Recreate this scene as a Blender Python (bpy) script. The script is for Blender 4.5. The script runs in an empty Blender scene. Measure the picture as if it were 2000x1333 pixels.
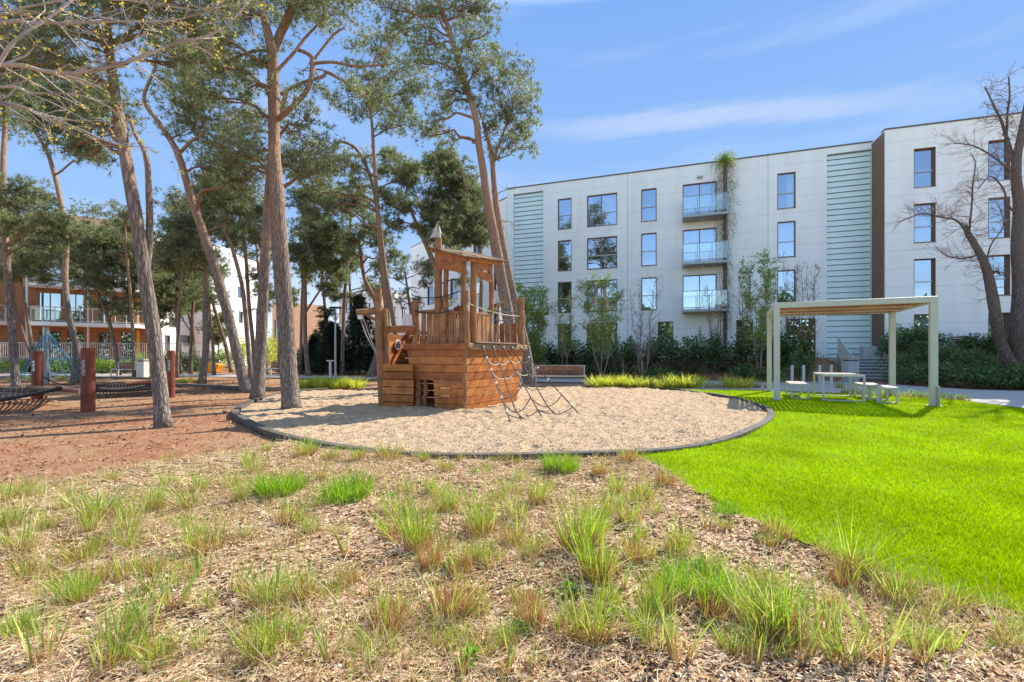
import bpy, math, random
import numpy as np
from mathutils import Vector
from mathutils.geometry import tessellate_polygon
R = math.radians
SC = bpy.context.scene
# ---------------------------------------------------------------- camera, sky, sun, exposure
F, HZ, EYE = 900.0, 691.0, 1.35          # focal length and horizon row on the 2000 px photograph, eye height in metres
cam_d = bpy.data.cameras.new('camera'); cam = bpy.data.objects.new('camera', cam_d)
SC.collection.objects.link(cam); SC.camera = cam
cam.location = (0, 0, EYE); cam.rotation_euler = (R(90), 0, 0)
cam_d.sensor_width = 36; cam_d.lens = 16.2; cam_d.shift_y = 0.01225
cam_d.clip_start = 0.05; cam_d.clip_end = 2000
SUN_AZ, SUN_EL = R(47.8), R(41.5)
world = bpy.data.worlds.new('World'); SC.world = world; world.use_nodes = True
nt = world.node_tree; nt.nodes.clear()
def N(t, typ, **kw):
    n = t.nodes.new(typ)
    for k, v in kw.items():
        if k in n.inputs.keys(): n.inputs[k].default_value = v
        else: setattr(n, k, v)
    return n
def L(t, a, b): t.links.new(a, b)
sky = N(nt, 'ShaderNodeTexSky', sky_type='NISHITA'); sky.sun_disc = False
sky.sun_elevation = SUN_EL; sky.sun_rotation = SUN_AZ; sky.air_density = 1.0; sky.dust_density = 0.2; sky.ozone_density = 1.8
tc = N(nt, 'ShaderNodeTexCoord')
mp = N(nt, 'ShaderNodeMapping'); mp.inputs['Scale'].default_value = (1.1, 1.1, 9.0); mp.inputs['Rotation'].default_value = (R(5), R(-9), 0)
L(nt, tc.outputs['Generated'], mp.inputs['Vector'])
cn = N(nt, 'ShaderNodeTexNoise', Scale=1.7, Detail=5.0, Roughness=0.55); L(nt, mp.outputs[0], cn.inputs['Vector'])
cr = N(nt, 'ShaderNodeValToRGB'); cr.color_ramp.elements[0].position = 0.52; cr.color_ramp.elements[1].position = 0.85
cr.color_ramp.elements[1].color = (0.62, 0.62, 0.62, 1)
L(nt, cn.outputs['Fac'], cr.inputs[0])
mx = N(nt, 'ShaderNodeMixRGB'); mx.inputs[2].default_value = (2.0, 2.4, 3.1, 1)
sx = N(nt, 'ShaderNodeSeparateXYZ'); L(nt, tc.outputs['Generated'], sx.inputs[0])
lim_ = N(nt, 'ShaderNodeValToRGB'); e_ = lim_.color_ramp.elements; e_[0].position = 0.0; e_[0].color = (.33, .35, .36, 1); e_[1].position = .9; e_[1].color = (1, 1, 1, 1)
for p_, c_ in ((.10, (.21, .26, .33)), (.25, (.104, .175, .298)), (.6, (.068, .133, .275)), (.72, (.8, .9, 1))):
    q_ = e_.new(p_); q_.color = (*c_, 1)
L(nt, sx.outputs[2], lim_.inputs[0])
bk_ = N(nt, 'ShaderNodeMapRange'); bk_.inputs['From Min'].default_value = -.12; bk_.inputs['From Max'].default_value = .12; L(nt, sx.outputs[1], bk_.inputs[0])
lm2 = N(nt, 'ShaderNodeMixRGB'); lm2.blend_type = 'MULTIPLY'; lm2.inputs[0].default_value = 1; lm2.inputs[2].default_value = (10, 10, 10, 1); L(nt, lim_.outputs[0], lm2.inputs[1])
cl = N(nt, 'ShaderNodeMixRGB'); cl.blend_type = 'DARKEN'; L(nt, bk_.outputs[0], cl.inputs[0]); L(nt, lm2.outputs[0], cl.inputs[2])
L(nt, sky.outputs[0], cl.inputs[1]); L(nt, cr.outputs[0], mx.inputs[0]); L(nt, cl.outputs[0], mx.inputs[1])
# one long thin cloud streak across the right half of the sky
dn = N(nt, 'ShaderNodeVectorMath', operation='DOT_PRODUCT'); dn.inputs[1].default_value = (.0844, .4266, -.9005); L(nt, tc.outputs['Generated'], dn.inputs[0])
wn = N(nt, 'ShaderNodeTexNoise', Scale=5.0, Detail=6.0, Roughness=0.65); L(nt, mp.outputs[0], wn.inputs['Vector'])
w1 = N(nt, 'ShaderNodeMath'); w1.operation = 'MULTIPLY_ADD'; L(nt, wn.outputs['Fac'], w1.inputs[0]); w1.inputs[1].default_value = .05; w1.inputs[2].default_value = -.025
w2 = N(nt, 'ShaderNodeMath'); w2.operation = 'ADD'; L(nt, dn.outputs['Value'], w2.inputs[0]); L(nt, w1.outputs[0], w2.inputs[1])
w3 = N(nt, 'ShaderNodeMath'); w3.operation = 'ABSOLUTE'; L(nt, w2.outputs[0], w3.inputs[0])
w4 = N(nt, 'ShaderNodeMapRange'); w4.interpolation_type = 'SMOOTHERSTEP'; w4.inputs['From Min'].default_value = .032; w4.inputs['From Max'].default_value = 0.0; w4.inputs['To Max'].default_value = .55; L(nt, w3.outputs[0], w4.inputs[0])
w5 = N(nt, 'ShaderNodeMapRange'); w5.inputs['From Min'].default_value = .0; w5.inputs['From Max'].default_value = .22; L(nt, sx.outputs[0], w5.inputs[0])
w6 = N(nt, 'ShaderNodeMapRange'); w6.inputs['From Min'].default_value = .72; w6.inputs['From Max'].default_value = .50; L(nt, sx.outputs[0], w6.inputs[0])
w7 = N(nt, 'ShaderNodeMath'); w7.operation = 'MULTIPLY'; L(nt, w5.outputs[0], w7.inputs[0]); L(nt, w6.outputs[0], w7.inputs[1])
w9 = N(nt, 'ShaderNodeMath'); w9.operation = 'MULTIPLY'; L(nt, w7.outputs[0], w9.inputs[0]); L(nt, bk_.outputs[0], w9.inputs[1])
w8 = N(nt, 'ShaderNodeMath'); w8.operation = 'MULTIPLY'; L(nt, w9.outputs[0], w8.inputs[0]); L(nt, w4.outputs[0], w8.inputs[1])
mx2 = N(nt, 'ShaderNodeMixRGB'); mx2.inputs[2].default_value = (1.9, 2.3, 2.9, 1); L(nt, w8.outputs[0], mx2.inputs[0]); L(nt, mx.outputs[0], mx2.inputs[1])
bg = N(nt, 'ShaderNodeBackground', Strength=0.15); L(nt, mx2.outputs[0], bg.inputs[0])
wo = N(nt, 'ShaderNodeOutputWorld'); L(nt, bg.outputs[0], wo.inputs[0])
sl = bpy.data.lights.new('sun', 'SUN'); sl.energy = 3.8; sl.angle = R(0.5); sl.color = (1.0, 0.94, 0.84)
so = bpy.data.objects.new('sun', sl); SC.collection.objects.link(so)
SUNV = Vector((math.sin(SUN_AZ) * math.cos(SUN_EL), math.cos(SUN_AZ) * math.cos(SUN_EL), math.sin(SUN_EL)))
so.rotation_euler = SUNV.to_track_quat('Z', 'Y').to_euler()
SC.view_settings.view_transform = 'Standard'; SC.view_settings.look = 'None'
SC.view_settings.exposure = 1.17; SC.view_settings.gamma = 1.0
SC.render.engine = 'CYCLES'
SC.cycles.max_bounces = 6; SC.cycles.diffuse_bounces = 4; SC.cycles.transparent_max_bounces = 12
SC.cycles.glossy_bounces = 3; SC.cycles.transmission_bounces = 4
try: SC.cycles.use_denoising = True
except Exception: pass
rng = np.random.default_rng(7); random.seed(7)

# ---------------------------------------------------------------- pixel helpers (where the things stand in the world)
def P(px, py, Z): return np.array([(px - 1000) / F * Z, Z, EYE - (py - HZ) / F * Z])
def G(px, py, z=0.0):
    Z = F * (EYE - z) / (py - HZ); return np.array([(px - 1000) / F * Z, Z, z])
def unit(v): v = np.asarray(v, float); return v / (np.linalg.norm(v) + 1e-12)
def catmull(pts, n=4):
    pts = [np.asarray(p, float) for p in pts]
    if len(pts) < 3: return pts
    o = []
    for i in range(len(pts) - 1):
        p0 = pts[max(i - 1, 0)]; p1 = pts[i]; p2 = pts[i + 1]; p3 = pts[min(i + 2, len(pts) - 1)]
        for k in range(n):
            t = k / n
            o.append(0.5 * ((2 * p1) + (-p0 + p2) * t + (2 * p0 - 5 * p1 + 4 * p2 - p3) * t * t + (-p0 + 3 * p1 - 3 * p2 + p3) * t ** 3))
    o.append(pts[-1]); return o
_lat = rng.random((64, 64, 16))
def vnoise(x, y, z=0.0):
    x = np.asarray(x, float); y = np.asarray(y, float); z = np.zeros_like(x) + z
    xi = np.floor(x).astype(int); yi = np.floor(y).astype(int); zi = np.floor(z).astype(int)
    fx, fy, fz = x - xi, y - yi, z - zi
    fx = fx * fx * (3 - 2 * fx); fy = fy * fy * (3 - 2 * fy); fz = fz * fz * (3 - 2 * fz)
    r = 0
    for a in (0, 1):
        for b in (0, 1):
            for c in (0, 1):
                w = (fx if a else 1 - fx) * (fy if b else 1 - fy) * (fz if c else 1 - fz)
                r = r + w * _lat[(xi + a) % 64, (yi + b) % 64, (zi + c) % 16]
    return r - 0.5
def inpoly(x, y, poly):
    ins = np.zeros(np.shape(x), bool); n = len(poly); j = n - 1
    for i in range(n):
        xi, yi = poly[i][0], poly[i][1]; xj, yj = poly[j][0], poly[j][1]
        ins ^= ((yi > y) != (yj > y)) & (x < (xj - xi) * (y - yi) / (yj - yi + 1e-12) + xi); j = i
    return ins

# ---------------------------------------------------------------- objects
OFF = {}
def tag(o, label=None, cat=None, group=None, kind=None):
    if label: o['label'] = label
    if cat: o['category'] = cat
    if group: o['group'] = group
    if kind: o['kind'] = kind
    return o
def thing(name, label, cat, loc, group=None):
    o = bpy.data.objects.new(name, None); o.empty_display_size = 0.2
    SC.collection.objects.link(o); o.location = tuple(float(a) for a in loc); OFF[o.name] = np.array(loc, float)
    return tag(o, label, cat, group)
def np_mesh(name, verts, loops, starts, mats, midx=None, smooth=False):
    me = bpy.data.meshes.new(name)
    me.vertices.add(len(verts)); me.vertices.foreach_set('co', np.asarray(verts, np.float32).ravel())
    me.loops.add(len(loops)); me.loops.foreach_set('vertex_index', np.asarray(loops, np.int32))
    me.polygons.add(len(starts)); me.polygons.foreach_set('loop_start', np.asarray(starts, np.int32))
    for m in (mats if isinstance(mats, (list, tuple)) else [mats]): me.materials.append(m)
    if midx is not None: me.polygons.foreach_set('material_index', np.asarray(midx, np.int32))
    me.update(calc_edges=True); me.validate()
    me.polygons.foreach_set('use_smooth', np.full(len(me.polygons), smooth, bool))
    return me
def link(name, me, parent=None, loc=None):
    o = bpy.data.objects.new(name, me); SC.collection.objects.link(o)
    if parent is not None: o.parent = parent; OFF[o.name] = OFF[parent.name]
    elif loc is not None: o.location = tuple(float(a) for a in loc)
    return o
class MB:
    def __init__(s): s.v = []; s.f = []; s.m = []; s.n = 0; s.cm = 0
    def raw(s, v, f):
        v = np.asarray(v, float).reshape(-1, 3); b = s.n; s.v.append(v); s.n += len(v)
        for q in f: s.f.append([b + i for i in q]); s.m.append(s.cm)
    def hexa(s, a, b):
        s.raw(np.vstack([a, b]), [(3, 2, 1, 0), (4, 5, 6, 7), (0, 1, 5, 4), (1, 2, 6, 5), (2, 3, 7, 6), (3, 0, 4, 7)])
    def quadbox(s, q, n, th): q = np.asarray(q, float); n = unit(n) * th; s.hexa(q, q + n)
    def beam(s, p0, p1, w, h, up=(0, 0, 1), twist=None):
        p0 = np.asarray(p0, float); p1 = np.asarray(p1, float); d = unit(p1 - p0); up = np.asarray(up, float)
        if abs(np.dot(d, unit(up))) > 0.98: up = np.array([0, 1.0, 0]) if twist is None else np.asarray(twist, float)
        x = unit(np.cross(d, up)); y = np.cross(x, d)
        a = [p0 - x * w / 2 - y * h / 2, p0 + x * w / 2 - y * h / 2, p0 + x * w / 2 + y * h / 2, p0 - x * w / 2 + y * h / 2]
        a = np.array(a); s.hexa(a + (p1 - p0), a)
    def box(s, c, size, ux=(1, 0, 0)):
        ux = unit(ux); uy = np.array([-ux[1], ux[0], 0]); c = np.asarray(c, float); a, b, h = size
        q = np.array([c - ux * a / 2 - uy * b / 2, c + ux * a / 2 - uy * b / 2, c + ux * a / 2 + uy * b / 2, c - ux * a / 2 + uy * b / 2])
        s.hexa(q, q + np.array([0, 0, h]))
    def tube(s, pts, rad, seg=8, rough=0.0, cap=True, oval=1.0):
        pts = [np.asarray(p, float) for p in pts]; n = len(pts)
        if np.isscalar(rad): rad = [rad] * n
        t0 = unit(pts[1] - pts[0]); ref = np.array([1.0, 0, 0]) if abs(t0[0]) < 0.9 else np.array([0, 1.0, 0])
        x = unit(np.cross(t0, ref)); V = []
        an = np.arange(seg) * 2 * math.pi / seg
        ph = rng.random() * 50
        for i in range(n):
            t = unit(pts[min(i + 1, n - 1)] - pts[max(i - 1, 0)])
            x = unit(x - t * np.dot(x, t)); y = np.cross(t, x)
            r = rad[i] * (1 + (rough * (vnoise(np.cos(an) * 2.2 + ph, np.sin(an) * 2.2 + i * 0.55, ph) * 2 + rng.normal(0, .35, seg)) if rough else 0))
            V.append(pts[i] + np.outer(np.cos(an) * r, x) + np.outer(np.sin(an) * r * oval, y))
        V = np.vstack(V); f = []
        for i in range(n - 1):
            for k in range(seg):
                k2 = (k + 1) % seg; f.append((i * seg + k, i * seg + k2, (i + 1) * seg + k2, (i + 1) * seg + k))
        if cap: f.append(tuple(range(seg - 1, -1, -1))); f.append(tuple((n - 1) * seg + k for k in range(seg)))
        s.raw(V, f)
    def sphere(s, c, r, seg=10, rings=6, sc=(1, 1, 1)):
        V = []; f = []
        for i in range(rings + 1):
            a = math.pi * i / rings
            for k in range(seg):
                b = 2 * math.pi * k / seg; V.append([c[0] + r * sc[0] * math.sin(a) * math.cos(b), c[1] + r * sc[1] * math.sin(a) * math.sin(b), c[2] + r * sc[2] * math.cos(a)])
        for i in range(rings):
            for k in range(seg):
                k2 = (k + 1) % seg; f.append((i * seg + k, (i + 1) * seg + k, (i + 1) * seg + k2, i * seg + k2))
        s.raw(V, f)
    def torus(s, c, r, rr, ax1, ax2, seg=20):
        pts = [np.asarray(c, float) + r * (math.cos(a) * unit(ax1) + math.sin(a) * unit(ax2)) for a in np.linspace(0, 2 * math.pi, seg + 1)]
        s.tube(pts, rr, 6, cap=False)
    def build(s, name, mat, parent=None, loc=None, smooth=False, bevel=0):
        v = np.vstack(s.v) if s.v else np.zeros((0, 3))
        if parent is not None: v = v - OFF[parent.name]
        elif loc is not None: v = v - np.asarray(loc, float)
        loops = [i for q in s.f for i in q]; st = np.cumsum([0] + [len(q) for q in s.f[:-1]])
        o = link(name, np_mesh(name, v, loops, st, mat, s.m, smooth), parent, loc)
        if parent is None: OFF[o.name] = np.zeros(3) if loc is None else np.asarray(loc, float)
        if bevel:
            b = o.modifiers.new('bevel', 'BEVEL'); b.width = bevel; b.segments = 2; b.limit_method = 'ANGLE'
        return o
def tri_obj(name, V, mat, parent=None, k=3, loc=None, midx=None):
    """V: (n, k, 3) polygons of k corners each"""
    n = len(V); v = V.reshape(-1, 3)
    if parent is not None: v = v - OFF[parent.name]
    me = np_mesh(name, v, np.arange(n * k), np.arange(n) * k, mat, midx)
    o = link(name, me, parent, loc)
    return o

# ---------------------------------------------------------------- materials
def newmat(name):
    m = bpy.data.materials.new(name); m.use_nodes = True; t = m.node_tree; t.nodes.clear()
    b = N(t, 'ShaderNodeBsdfPrincipled'); o = N(t, 'ShaderNodeOutputMaterial'); L(t, b.outputs[0], o.inputs[0])
    return m, t, b, o
def ramp(t, src, stops):
    r = N(t, 'ShaderNodeValToRGB'); e = r.color_ramp.elements
    while len(e) < len(stops): e.new(0.5)
    for i, (p, c) in enumerate(stops): e[i].position = p; e[i].color = (*c, 1) if len(c) == 3 else c
    L(t, src, r.inputs[0]); return r.outputs[0]
def mapped(t, scale=(1, 1, 1), coord='Object', rot=(0, 0, 0)):
    c = N(t, 'ShaderNodeTexCoord'); m = N(t, 'ShaderNodeMapping'); m.inputs['Scale'].default_value = scale; m.inputs['Rotation'].default_value = rot
    L(t, c.outputs[coord], m.inputs['Vector']); return m.outputs[0]
def noise(t, vec, scale, detail=4, rough=0.55):
    n = N(t, 'ShaderNodeTexNoise', Scale=scale, Detail=detail, Roughness=rough)
    if vec is not None: L(t, vec, n.inputs['Vector'])
    return n.outputs['Fac']
def mixc(t, fac, a, b, mode='MIX'):
    m = N(t, 'ShaderNodeMixRGB'); m.blend_type = mode
    for i, x in ((0, fac), (1, a), (2, b)):
        if isinstance(x, (int, float)): m.inputs[i].default_value = x
        elif isinstance(x, tuple): m.inputs[i].default_value = (*x, 1)
        else: L(t, x, m.inputs[i])
    return m.outputs[0]
def bump(t, b, h, strength=0.5, dist=0.02):
    n = N(t, 'ShaderNodeBump', Strength=strength, Distance=dist); L(t, h, n.inputs['Height']); L(t, n.outputs[0], b.inputs['Normal'])
def simple(name, col, rough=0.6, metal=0.0, var=0.12, scale=6.0, bmp=0.0, bscale=40.0, spec=0.5):
    m, t, b, o = newmat(name); v = mapped(t)
    n = noise(t, v, scale, 5)
    c = tuple(x * (1 - var) for x in col); d = tuple(min(1, x * (1 + var)) for x in col)
    L(t, ramp(t, n, [(0.3, c), (0.7, d)]), b.inputs['Base Color'])
    b.inputs['Roughness'].default_value = rough; b.inputs['Metallic'].default_value = metal; b.inputs['Specular IOR Level'].default_value = spec
    if bmp: bump(t, b, noise(t, v, bscale, 4), bmp, 0.01)
    return m
def rnd_island(t):
    g = N(t, 'ShaderNodeNewGeometry'); return g.outputs['Random Per Island']
def leafmat(name, stops, trans=0.35, rough=0.6, clump=None, tcol=None, gz=None, spec=0.12):
    """stops: colours spread over the leaves; clump: (scale, dark, light) variation through the crown; gz: (low colour, p0, p1) base of blades"""
    m = bpy.data.materials.new(name); m.use_nodes = True; t = m.node_tree; t.nodes.clear()
    c = ramp(t, rnd_island(t), stops)
    if clump:
        n = noise(t, mapped(t), clump[0], 2)
        c = mixc(t, 1.0, c, ramp(t, n, [(0.35, (clump[1],) * 3), (0.65, (clump[2],) * 3)]), 'MULTIPLY')
    if gz:
        tc_ = N(t, 'ShaderNodeTexCoord'); sp = N(t, 'ShaderNodeSeparateXYZ'); L(t, tc_.outputs['Generated'], sp.inputs[0])
        f = ramp(t, sp.outputs[2], [(gz[1], (0, 0, 0)), (gz[2], (1, 1, 1))]); c = mixc(t, f, gz[0], c)
    b = N(t, 'ShaderNodeBsdfPrincipled', Roughness=rough); b.inputs['Specular IOR Level'].default_value = spec; L(t, c, b.inputs['Base Color'])
    tr = N(t, 'ShaderNodeBsdfTranslucent')
    L(t, mixc(t, 1.0, c, tcol or (1.15, 1.25, 0.7), 'MULTIPLY'), tr.inputs[0])
    s = N(t, 'ShaderNodeMixShader'); s.inputs[0].default_value = trans; L(t, b.outputs[0], s.inputs[1]); L(t, tr.outputs[0], s.inputs[2])
    o = N(t, 'ShaderNodeOutputMaterial'); L(t, s.outputs[0], o.inputs[0]); return m

def bark(name, low, high, z0, z1, vs=(8, 8, 1.5), dark=0.5):
    m, t, b, o = newmat(name)
    v = mapped(t, vs)
    wob = N(t, 'ShaderNodeTexNoise', Scale=1.6, Detail=3.0); L(t, v, wob.inputs['Vector'])
    vv = mixc(t, 0.42, v, wob.outputs['Color'])
    vo = N(t, 'ShaderNodeTexVoronoi', Scale=3.6); vo.feature = 'DISTANCE_TO_EDGE'; L(t, vv, vo.inputs['Vector'])
    fine = noise(t, mapped(t, (30, 30, 9)), 2.0, 5, 0.65)
    c = N(t, 'ShaderNodeTexCoord'); sp = N(t, 'ShaderNodeSeparateXYZ'); L(t, c.outputs['Object'], sp.inputs[0])
    ad = N(t, 'ShaderNodeMath'); ad.operation = 'MULTIPLY_ADD'; L(t, noise(t, mapped(t, (2, 2, 1)), 1.2, 3), ad.inputs[0]); ad.inputs[1].default_value = (z1 - z0) * 1.4; L(t, sp.outputs[2], ad.inputs[2])
    mr = N(t, 'ShaderNodeMapRange'); mr.inputs['From Min'].default_value = z0 + (z1 - z0) * .7; mr.inputs['From Max'].default_value = z1 + (z1 - z0) * .7; L(t, ad.outputs[0], mr.inputs[0])
    base = mixc(t, mr.outputs[0], low, high)
    base = mixc(t, 1.0, base, ramp(t, fine, [(0.25, (0.6, 0.6, 0.62)), (0.75, (1.3, 1.28, 1.25))]), 'MULTIPLY')
    crack = ramp(t, vo.outputs[0], [(0.0, (dark,) * 3), (0.22, (1.05, 1.05, 1.05))])
    soft = mixc(t, mr.outputs[0], crack, mixc(t, 0.5, crack, (1, 1, 1)))
    L(t, mixc(t, 1.0, base, soft, 'MULTIPLY'), b.inputs['Base Color'])
    b.inputs['Roughness'].default_value = 0.95; b.inputs['Specular IOR Level'].default_value = 0.15
    h = mixc(t, 0.4, ramp(t, vo.outputs[0], [(0, (0, 0, 0)), (0.25, (1, 1, 1))]), fine)
    bump(t, b, h, 0.9, 0.035); return m

def wood(name, cols, rough=0.55, scale=(1.2, 1.2, 16), var=0.25, knots=True):
    m, t, b, o = newmat(name)
    v = mapped(t, scale)
    n = noise(t, v, 2.2, 6, 0.6)
    isl = rnd_island(t)
    c = ramp(t, isl, [(0, cols[0]), (0.5, cols[1]), (1, cols[2])])
    c = mixc(t, 1.0, c, ramp(t, n, [(0.25, (1 - var,) * 3), (0.75, (1 + var,) * 3)]), 'MULTIPLY')
    st = noise(t, mapped(t, (3, 3, 3)), 1.3, 5, 0.65)
    c = mixc(t, 1.0, c, ramp(t, st, [(0.3, (0.58, 0.55, 0.54)), (0.62, (1.12, 1.12, 1.12))]), 'MULTIPLY')
    L(t, c, b.inputs['Base Color']); b.inputs['Roughness'].default_value = rough; b.inputs['Specular IOR Level'].default_value = 0.3
    bump(t, b, n, 0.35, 0.008); return m

def glassmat(name, tint, gloss, grough=0.02, gtint=(1, 1, 1), edge=0.0):
    m = bpy.data.materials.new(name); m.use_nodes = True; t = m.node_tree; t.nodes.clear()
    tr = N(t, 'ShaderNodeBsdfTransparent'); tr.inputs[0].default_value = (*tint, 1)
    gl = N(t, 'ShaderNodeBsdfGlossy', Roughness=grough); gl.inputs[0].default_value = (*gtint, 1)
    n = noise(t, mapped(t), 0.7, 2)
    bp = N(t, 'ShaderNodeBump', Strength=0.05, Distance=0.05); L(t, n, bp.inputs['Height']); L(t, bp.outputs[0], gl.inputs['Normal'])
    s = N(t, 'ShaderNodeMixShader'); s.inputs[0].default_value = gloss
    L(t, tr.outputs[0], s.inputs[1]); L(t, gl.outputs[0], s.inputs[2])
    o = N(t, 'ShaderNodeOutputMaterial'); L(t, s.outputs[0], o.inputs[0]); return m

M = {}
def ground_mat():
    m, t, b, o = newmat('bark_mulch_ground')
    v = mapped(t)
    big = noise(t, v, 0.45, 4); mid = noise(t, v, 4.0, 6, 0.7); fine = noise(t, v, 38.0, 4, 0.75)
    c = ramp(t, mid, [(0.25, (0.19, 0.08, 0.04)), (0.5, (0.39, 0.185, 0.10)), (0.75, (0.54, 0.30, 0.165))])
    c = mixc(t, ramp(t, big, [(0.4, (0, 0, 0)), (0.65, (0.7, 0.7, 0.7))]), c, (0.47, 0.33, 0.19))
    c = mixc(t, 1.0, c, ramp(t, fine, [(0.3, (0.45, 0.42, 0.4)), (0.55, (1, 1, 1)), (0.75, (1.5, 1.4, 1.3))]), 'MULTIPLY')
    L(t, c, b.inputs['Base Color']); b.inputs['Roughness'].default_value = 1.0; b.inputs['Specular IOR Level'].default_value = 0.1
    bump(t, b, mixc(t, 0.5, mid, fine), 1.0, 0.05); return m
def sand_mat():
    m, t, b, o = newmat('pit_gravel_sand')
    v = mapped(t)
    mid = noise(t, v, 7.0, 5, 0.7); fine = noise(t, v, 120.0, 3, 0.8)
    c = ramp(t, mid, [(0.3, (0.40, 0.275, 0.155)), (0.6, (0.56, 0.41, 0.26)), (0.8, (0.65, 0.49, 0.33))])
    c = mixc(t, 1.0, c, ramp(t, fine, [(0.3, (0.6, 0.57, 0.55)), (0.5, (1, 1, 1)), (0.75, (1.25, 1.22, 1.2))]), 'MULTIPLY')
    L(t, c, b.inputs['Base Color']); b.inputs['Roughness'].default_value = 1.0; b.inputs['Specular IOR Level'].default_value = 0.1
    bump(t, b, mixc(t, 0.35, mid, fine), 1.0, 0.03); return m
def bed_mat():
    m, t, b, o = newmat('wood_chip_soil')
    v = mapped(t, (1, 1.6, 1))
    vo = N(t, 'ShaderNodeTexVoronoi', Scale=38.0); L(t, v, vo.inputs['Vector'])
    mid = noise(t, v, 3.0, 5, 0.7); fine = noise(t, v, 60.0, 4, 0.75)
    sp = N(t, 'ShaderNodeSeparateColor'); L(t, vo.outputs['Color'], sp.inputs[0])
    c = ramp(t, sp.outputs[0], [(0.0, (0.2, 0.1, 0.05)), (0.4, (0.42, 0.26, 0.15)), (0.75, (0.62, 0.43, 0.27)), (1.0, (0.76, 0.58, 0.4))])
    c = mixc(t, 1.0, c, ramp(t, mid, [(0.3, (0.7, 0.65, 0.6)), (0.7, (1.15, 1.12, 1.05))]), 'MULTIPLY')
    c = mixc(t, 1.0, c, ramp(t, fine, [(0.3, (0.5, 0.48, 0.45)), (0.6, (1.1, 1.1, 1.1))]), 'MULTIPLY')
    L(t, c, b.inputs['Base Color']); b.inputs['Roughness'].default_value = 1.0; b.inputs['Specular IOR Level'].default_value = 0.1
    bump(t, b, mixc(t, 0.5, vo.outputs['Distance'], fine), 1.0, 0.03); return m
def lawnbase_mat():
    m, t, b, o = newmat('lawn_soil')
    v = mapped(t); n = noise(t, v, 30.0, 4, 0.7); big = noise(t, v, 0.9, 3)
    c = ramp(t, n, [(0.3, (0.09, 0.17, 0.002)), (0.7, (0.28, 0.45, 0.004))])
    c = mixc(t, 1.0, c, ramp(t, big, [(0.3, (0.9, 0.88, 0.8)), (0.7, (1.1, 1.08, 1.0))]), 'MULTIPLY')
    L(t, c, b.inputs['Base Color']); b.inputs['Roughness'].default_value = 1.0; b.inputs['Specular IOR Level'].default_value = 0.1
    bump(t, b, n, 1.0, 0.02); return m
def facade_mat(name, col, var=0.035):
    m, t, b, o = newmat(name)
    c0 = N(t, 'ShaderNodeTexCoord'); sp = N(t, 'ShaderNodeSeparateXYZ'); L(t, c0.outputs['Object'], sp.inputs[0])
    mm = N(t, 'ShaderNodeMath'); mm.operation = 'PINGPONG'; L(t, sp.outputs[2], mm.inputs[0]); mm.inputs[1].default_value = 0.5
    ln = ramp(t, mm.outputs[0], [(0.0, (0.82,) * 3), (0.012, (0.82,) * 3), (0.02, (1, 1, 1))])
    mm.inputs[1].default_value = 0.5
    st = noise(t, mapped(t, (1.5, 1.5, 0.25)), 1.0, 5, 0.6)
    c = mixc(t, 1.0, col, ramp(t, st, [(0.3, (1 - var * 2,) * 3), (0.7, (1 + var,) * 3)]), 'MULTIPLY')
    L(t, mixc(t, 1.0, c, ln, 'MULTIPLY'), b.inputs['Base Color']); b.inputs['Roughness'].default_value = 0.8
    bump(t, b, noise(t, mapped(t), 60.0, 3), 0.15, 0.005); return m
def timber_mat(name, col, axis=2, freq=8.0):
    m, t, b, o = newmat(name)
    c0 = N(t, 'ShaderNodeTexCoord'); sp = N(t, 'ShaderNodeSeparateXYZ'); L(t, c0.outputs['Object'], sp.inputs[0])
    mm = N(t, 'ShaderNodeMath'); mm.operation = 'PINGPONG'; L(t, sp.outputs[axis], mm.inputs[0]); mm.inputs[1].default_value = 0.5 / freq
    ln = ramp(t, mm.outputs[0], [(0.0, (0.25,) * 3), (0.01, (0.3,) * 3), (0.014, (1, 1, 1))])
    st = noise(t, mapped(t, (2, 2, 22)), 1.0, 5, 0.6)
    c = mixc(t, 1.0, col, ramp(t, st, [(0.3, (0.65,) * 3), (0.7, (1.25,) * 3)]), 'MULTIPLY')
    L(t, mixc(t, 1.0, c, ln, 'MULTIPLY'), b.inputs['Base Color']); b.inputs['Roughness'].default_value = 0.6; return m

M['ground'] = ground_mat(); M['sand'] = sand_mat(); M['bed'] = bed_mat(); M['lawn'] = lawnbase_mat()
M['facade'] = facade_mat('pale_facade_panels', (0.88, 0.90, 0.86)); M['facade_far'] = facade_mat('white_render', (0.84, 0.83, 0.8))
M['path'] = simple('concrete_paving', (0.42, 0.39, 0.36), 0.9, var=0.12, scale=3, bmp=0.3)
M['kerb'] = simple('dark_weathered_kerb', (0.10, 0.085, 0.07), 0.9, var=0.4, scale=5, bmp=0.5)
M['concrete'] = simple('light_concrete', (0.46, 0.45, 0.43), 0.85, var=0.1, scale=3, bmp=0.2)
M['metal_paint'] = simple('pale_grey_painted_steel', (0.56, 0.55, 0.5), 0.45, var=0.05, scale=4)
M['grey_metal'] = simple('grey_metal', (0.30, 0.31, 0.32), 0.4, 0.6, var=0.08)
M['dark_metal'] = simple('dark_metal', (0.045, 0.05, 0.055), 0.4, 0.4, var=0.1)
M['frame'] = simple('brown_window_frame', (0.23, 0.135, 0.085), 0.5, var=0.08)
M['light_frame'] = simple('pale_transom', (0.5, 0.5, 0.48), 0.4, 0.3, var=0.05)
M['coping'] = simple('dark_roof_coping', (0.11, 0.10, 0.10), 0.5, var=0.1)
M['pane'] = glassmat('window_glass', (0.80, 0.86, 0.88), 0.50, 0.01, (0.58, 0.70, 0.86))
M['railglass'] = glassmat('balcony_glass', (0.93, 0.95, 0.95), 0.10, 0.02, (0.9, 1, 1))
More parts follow.
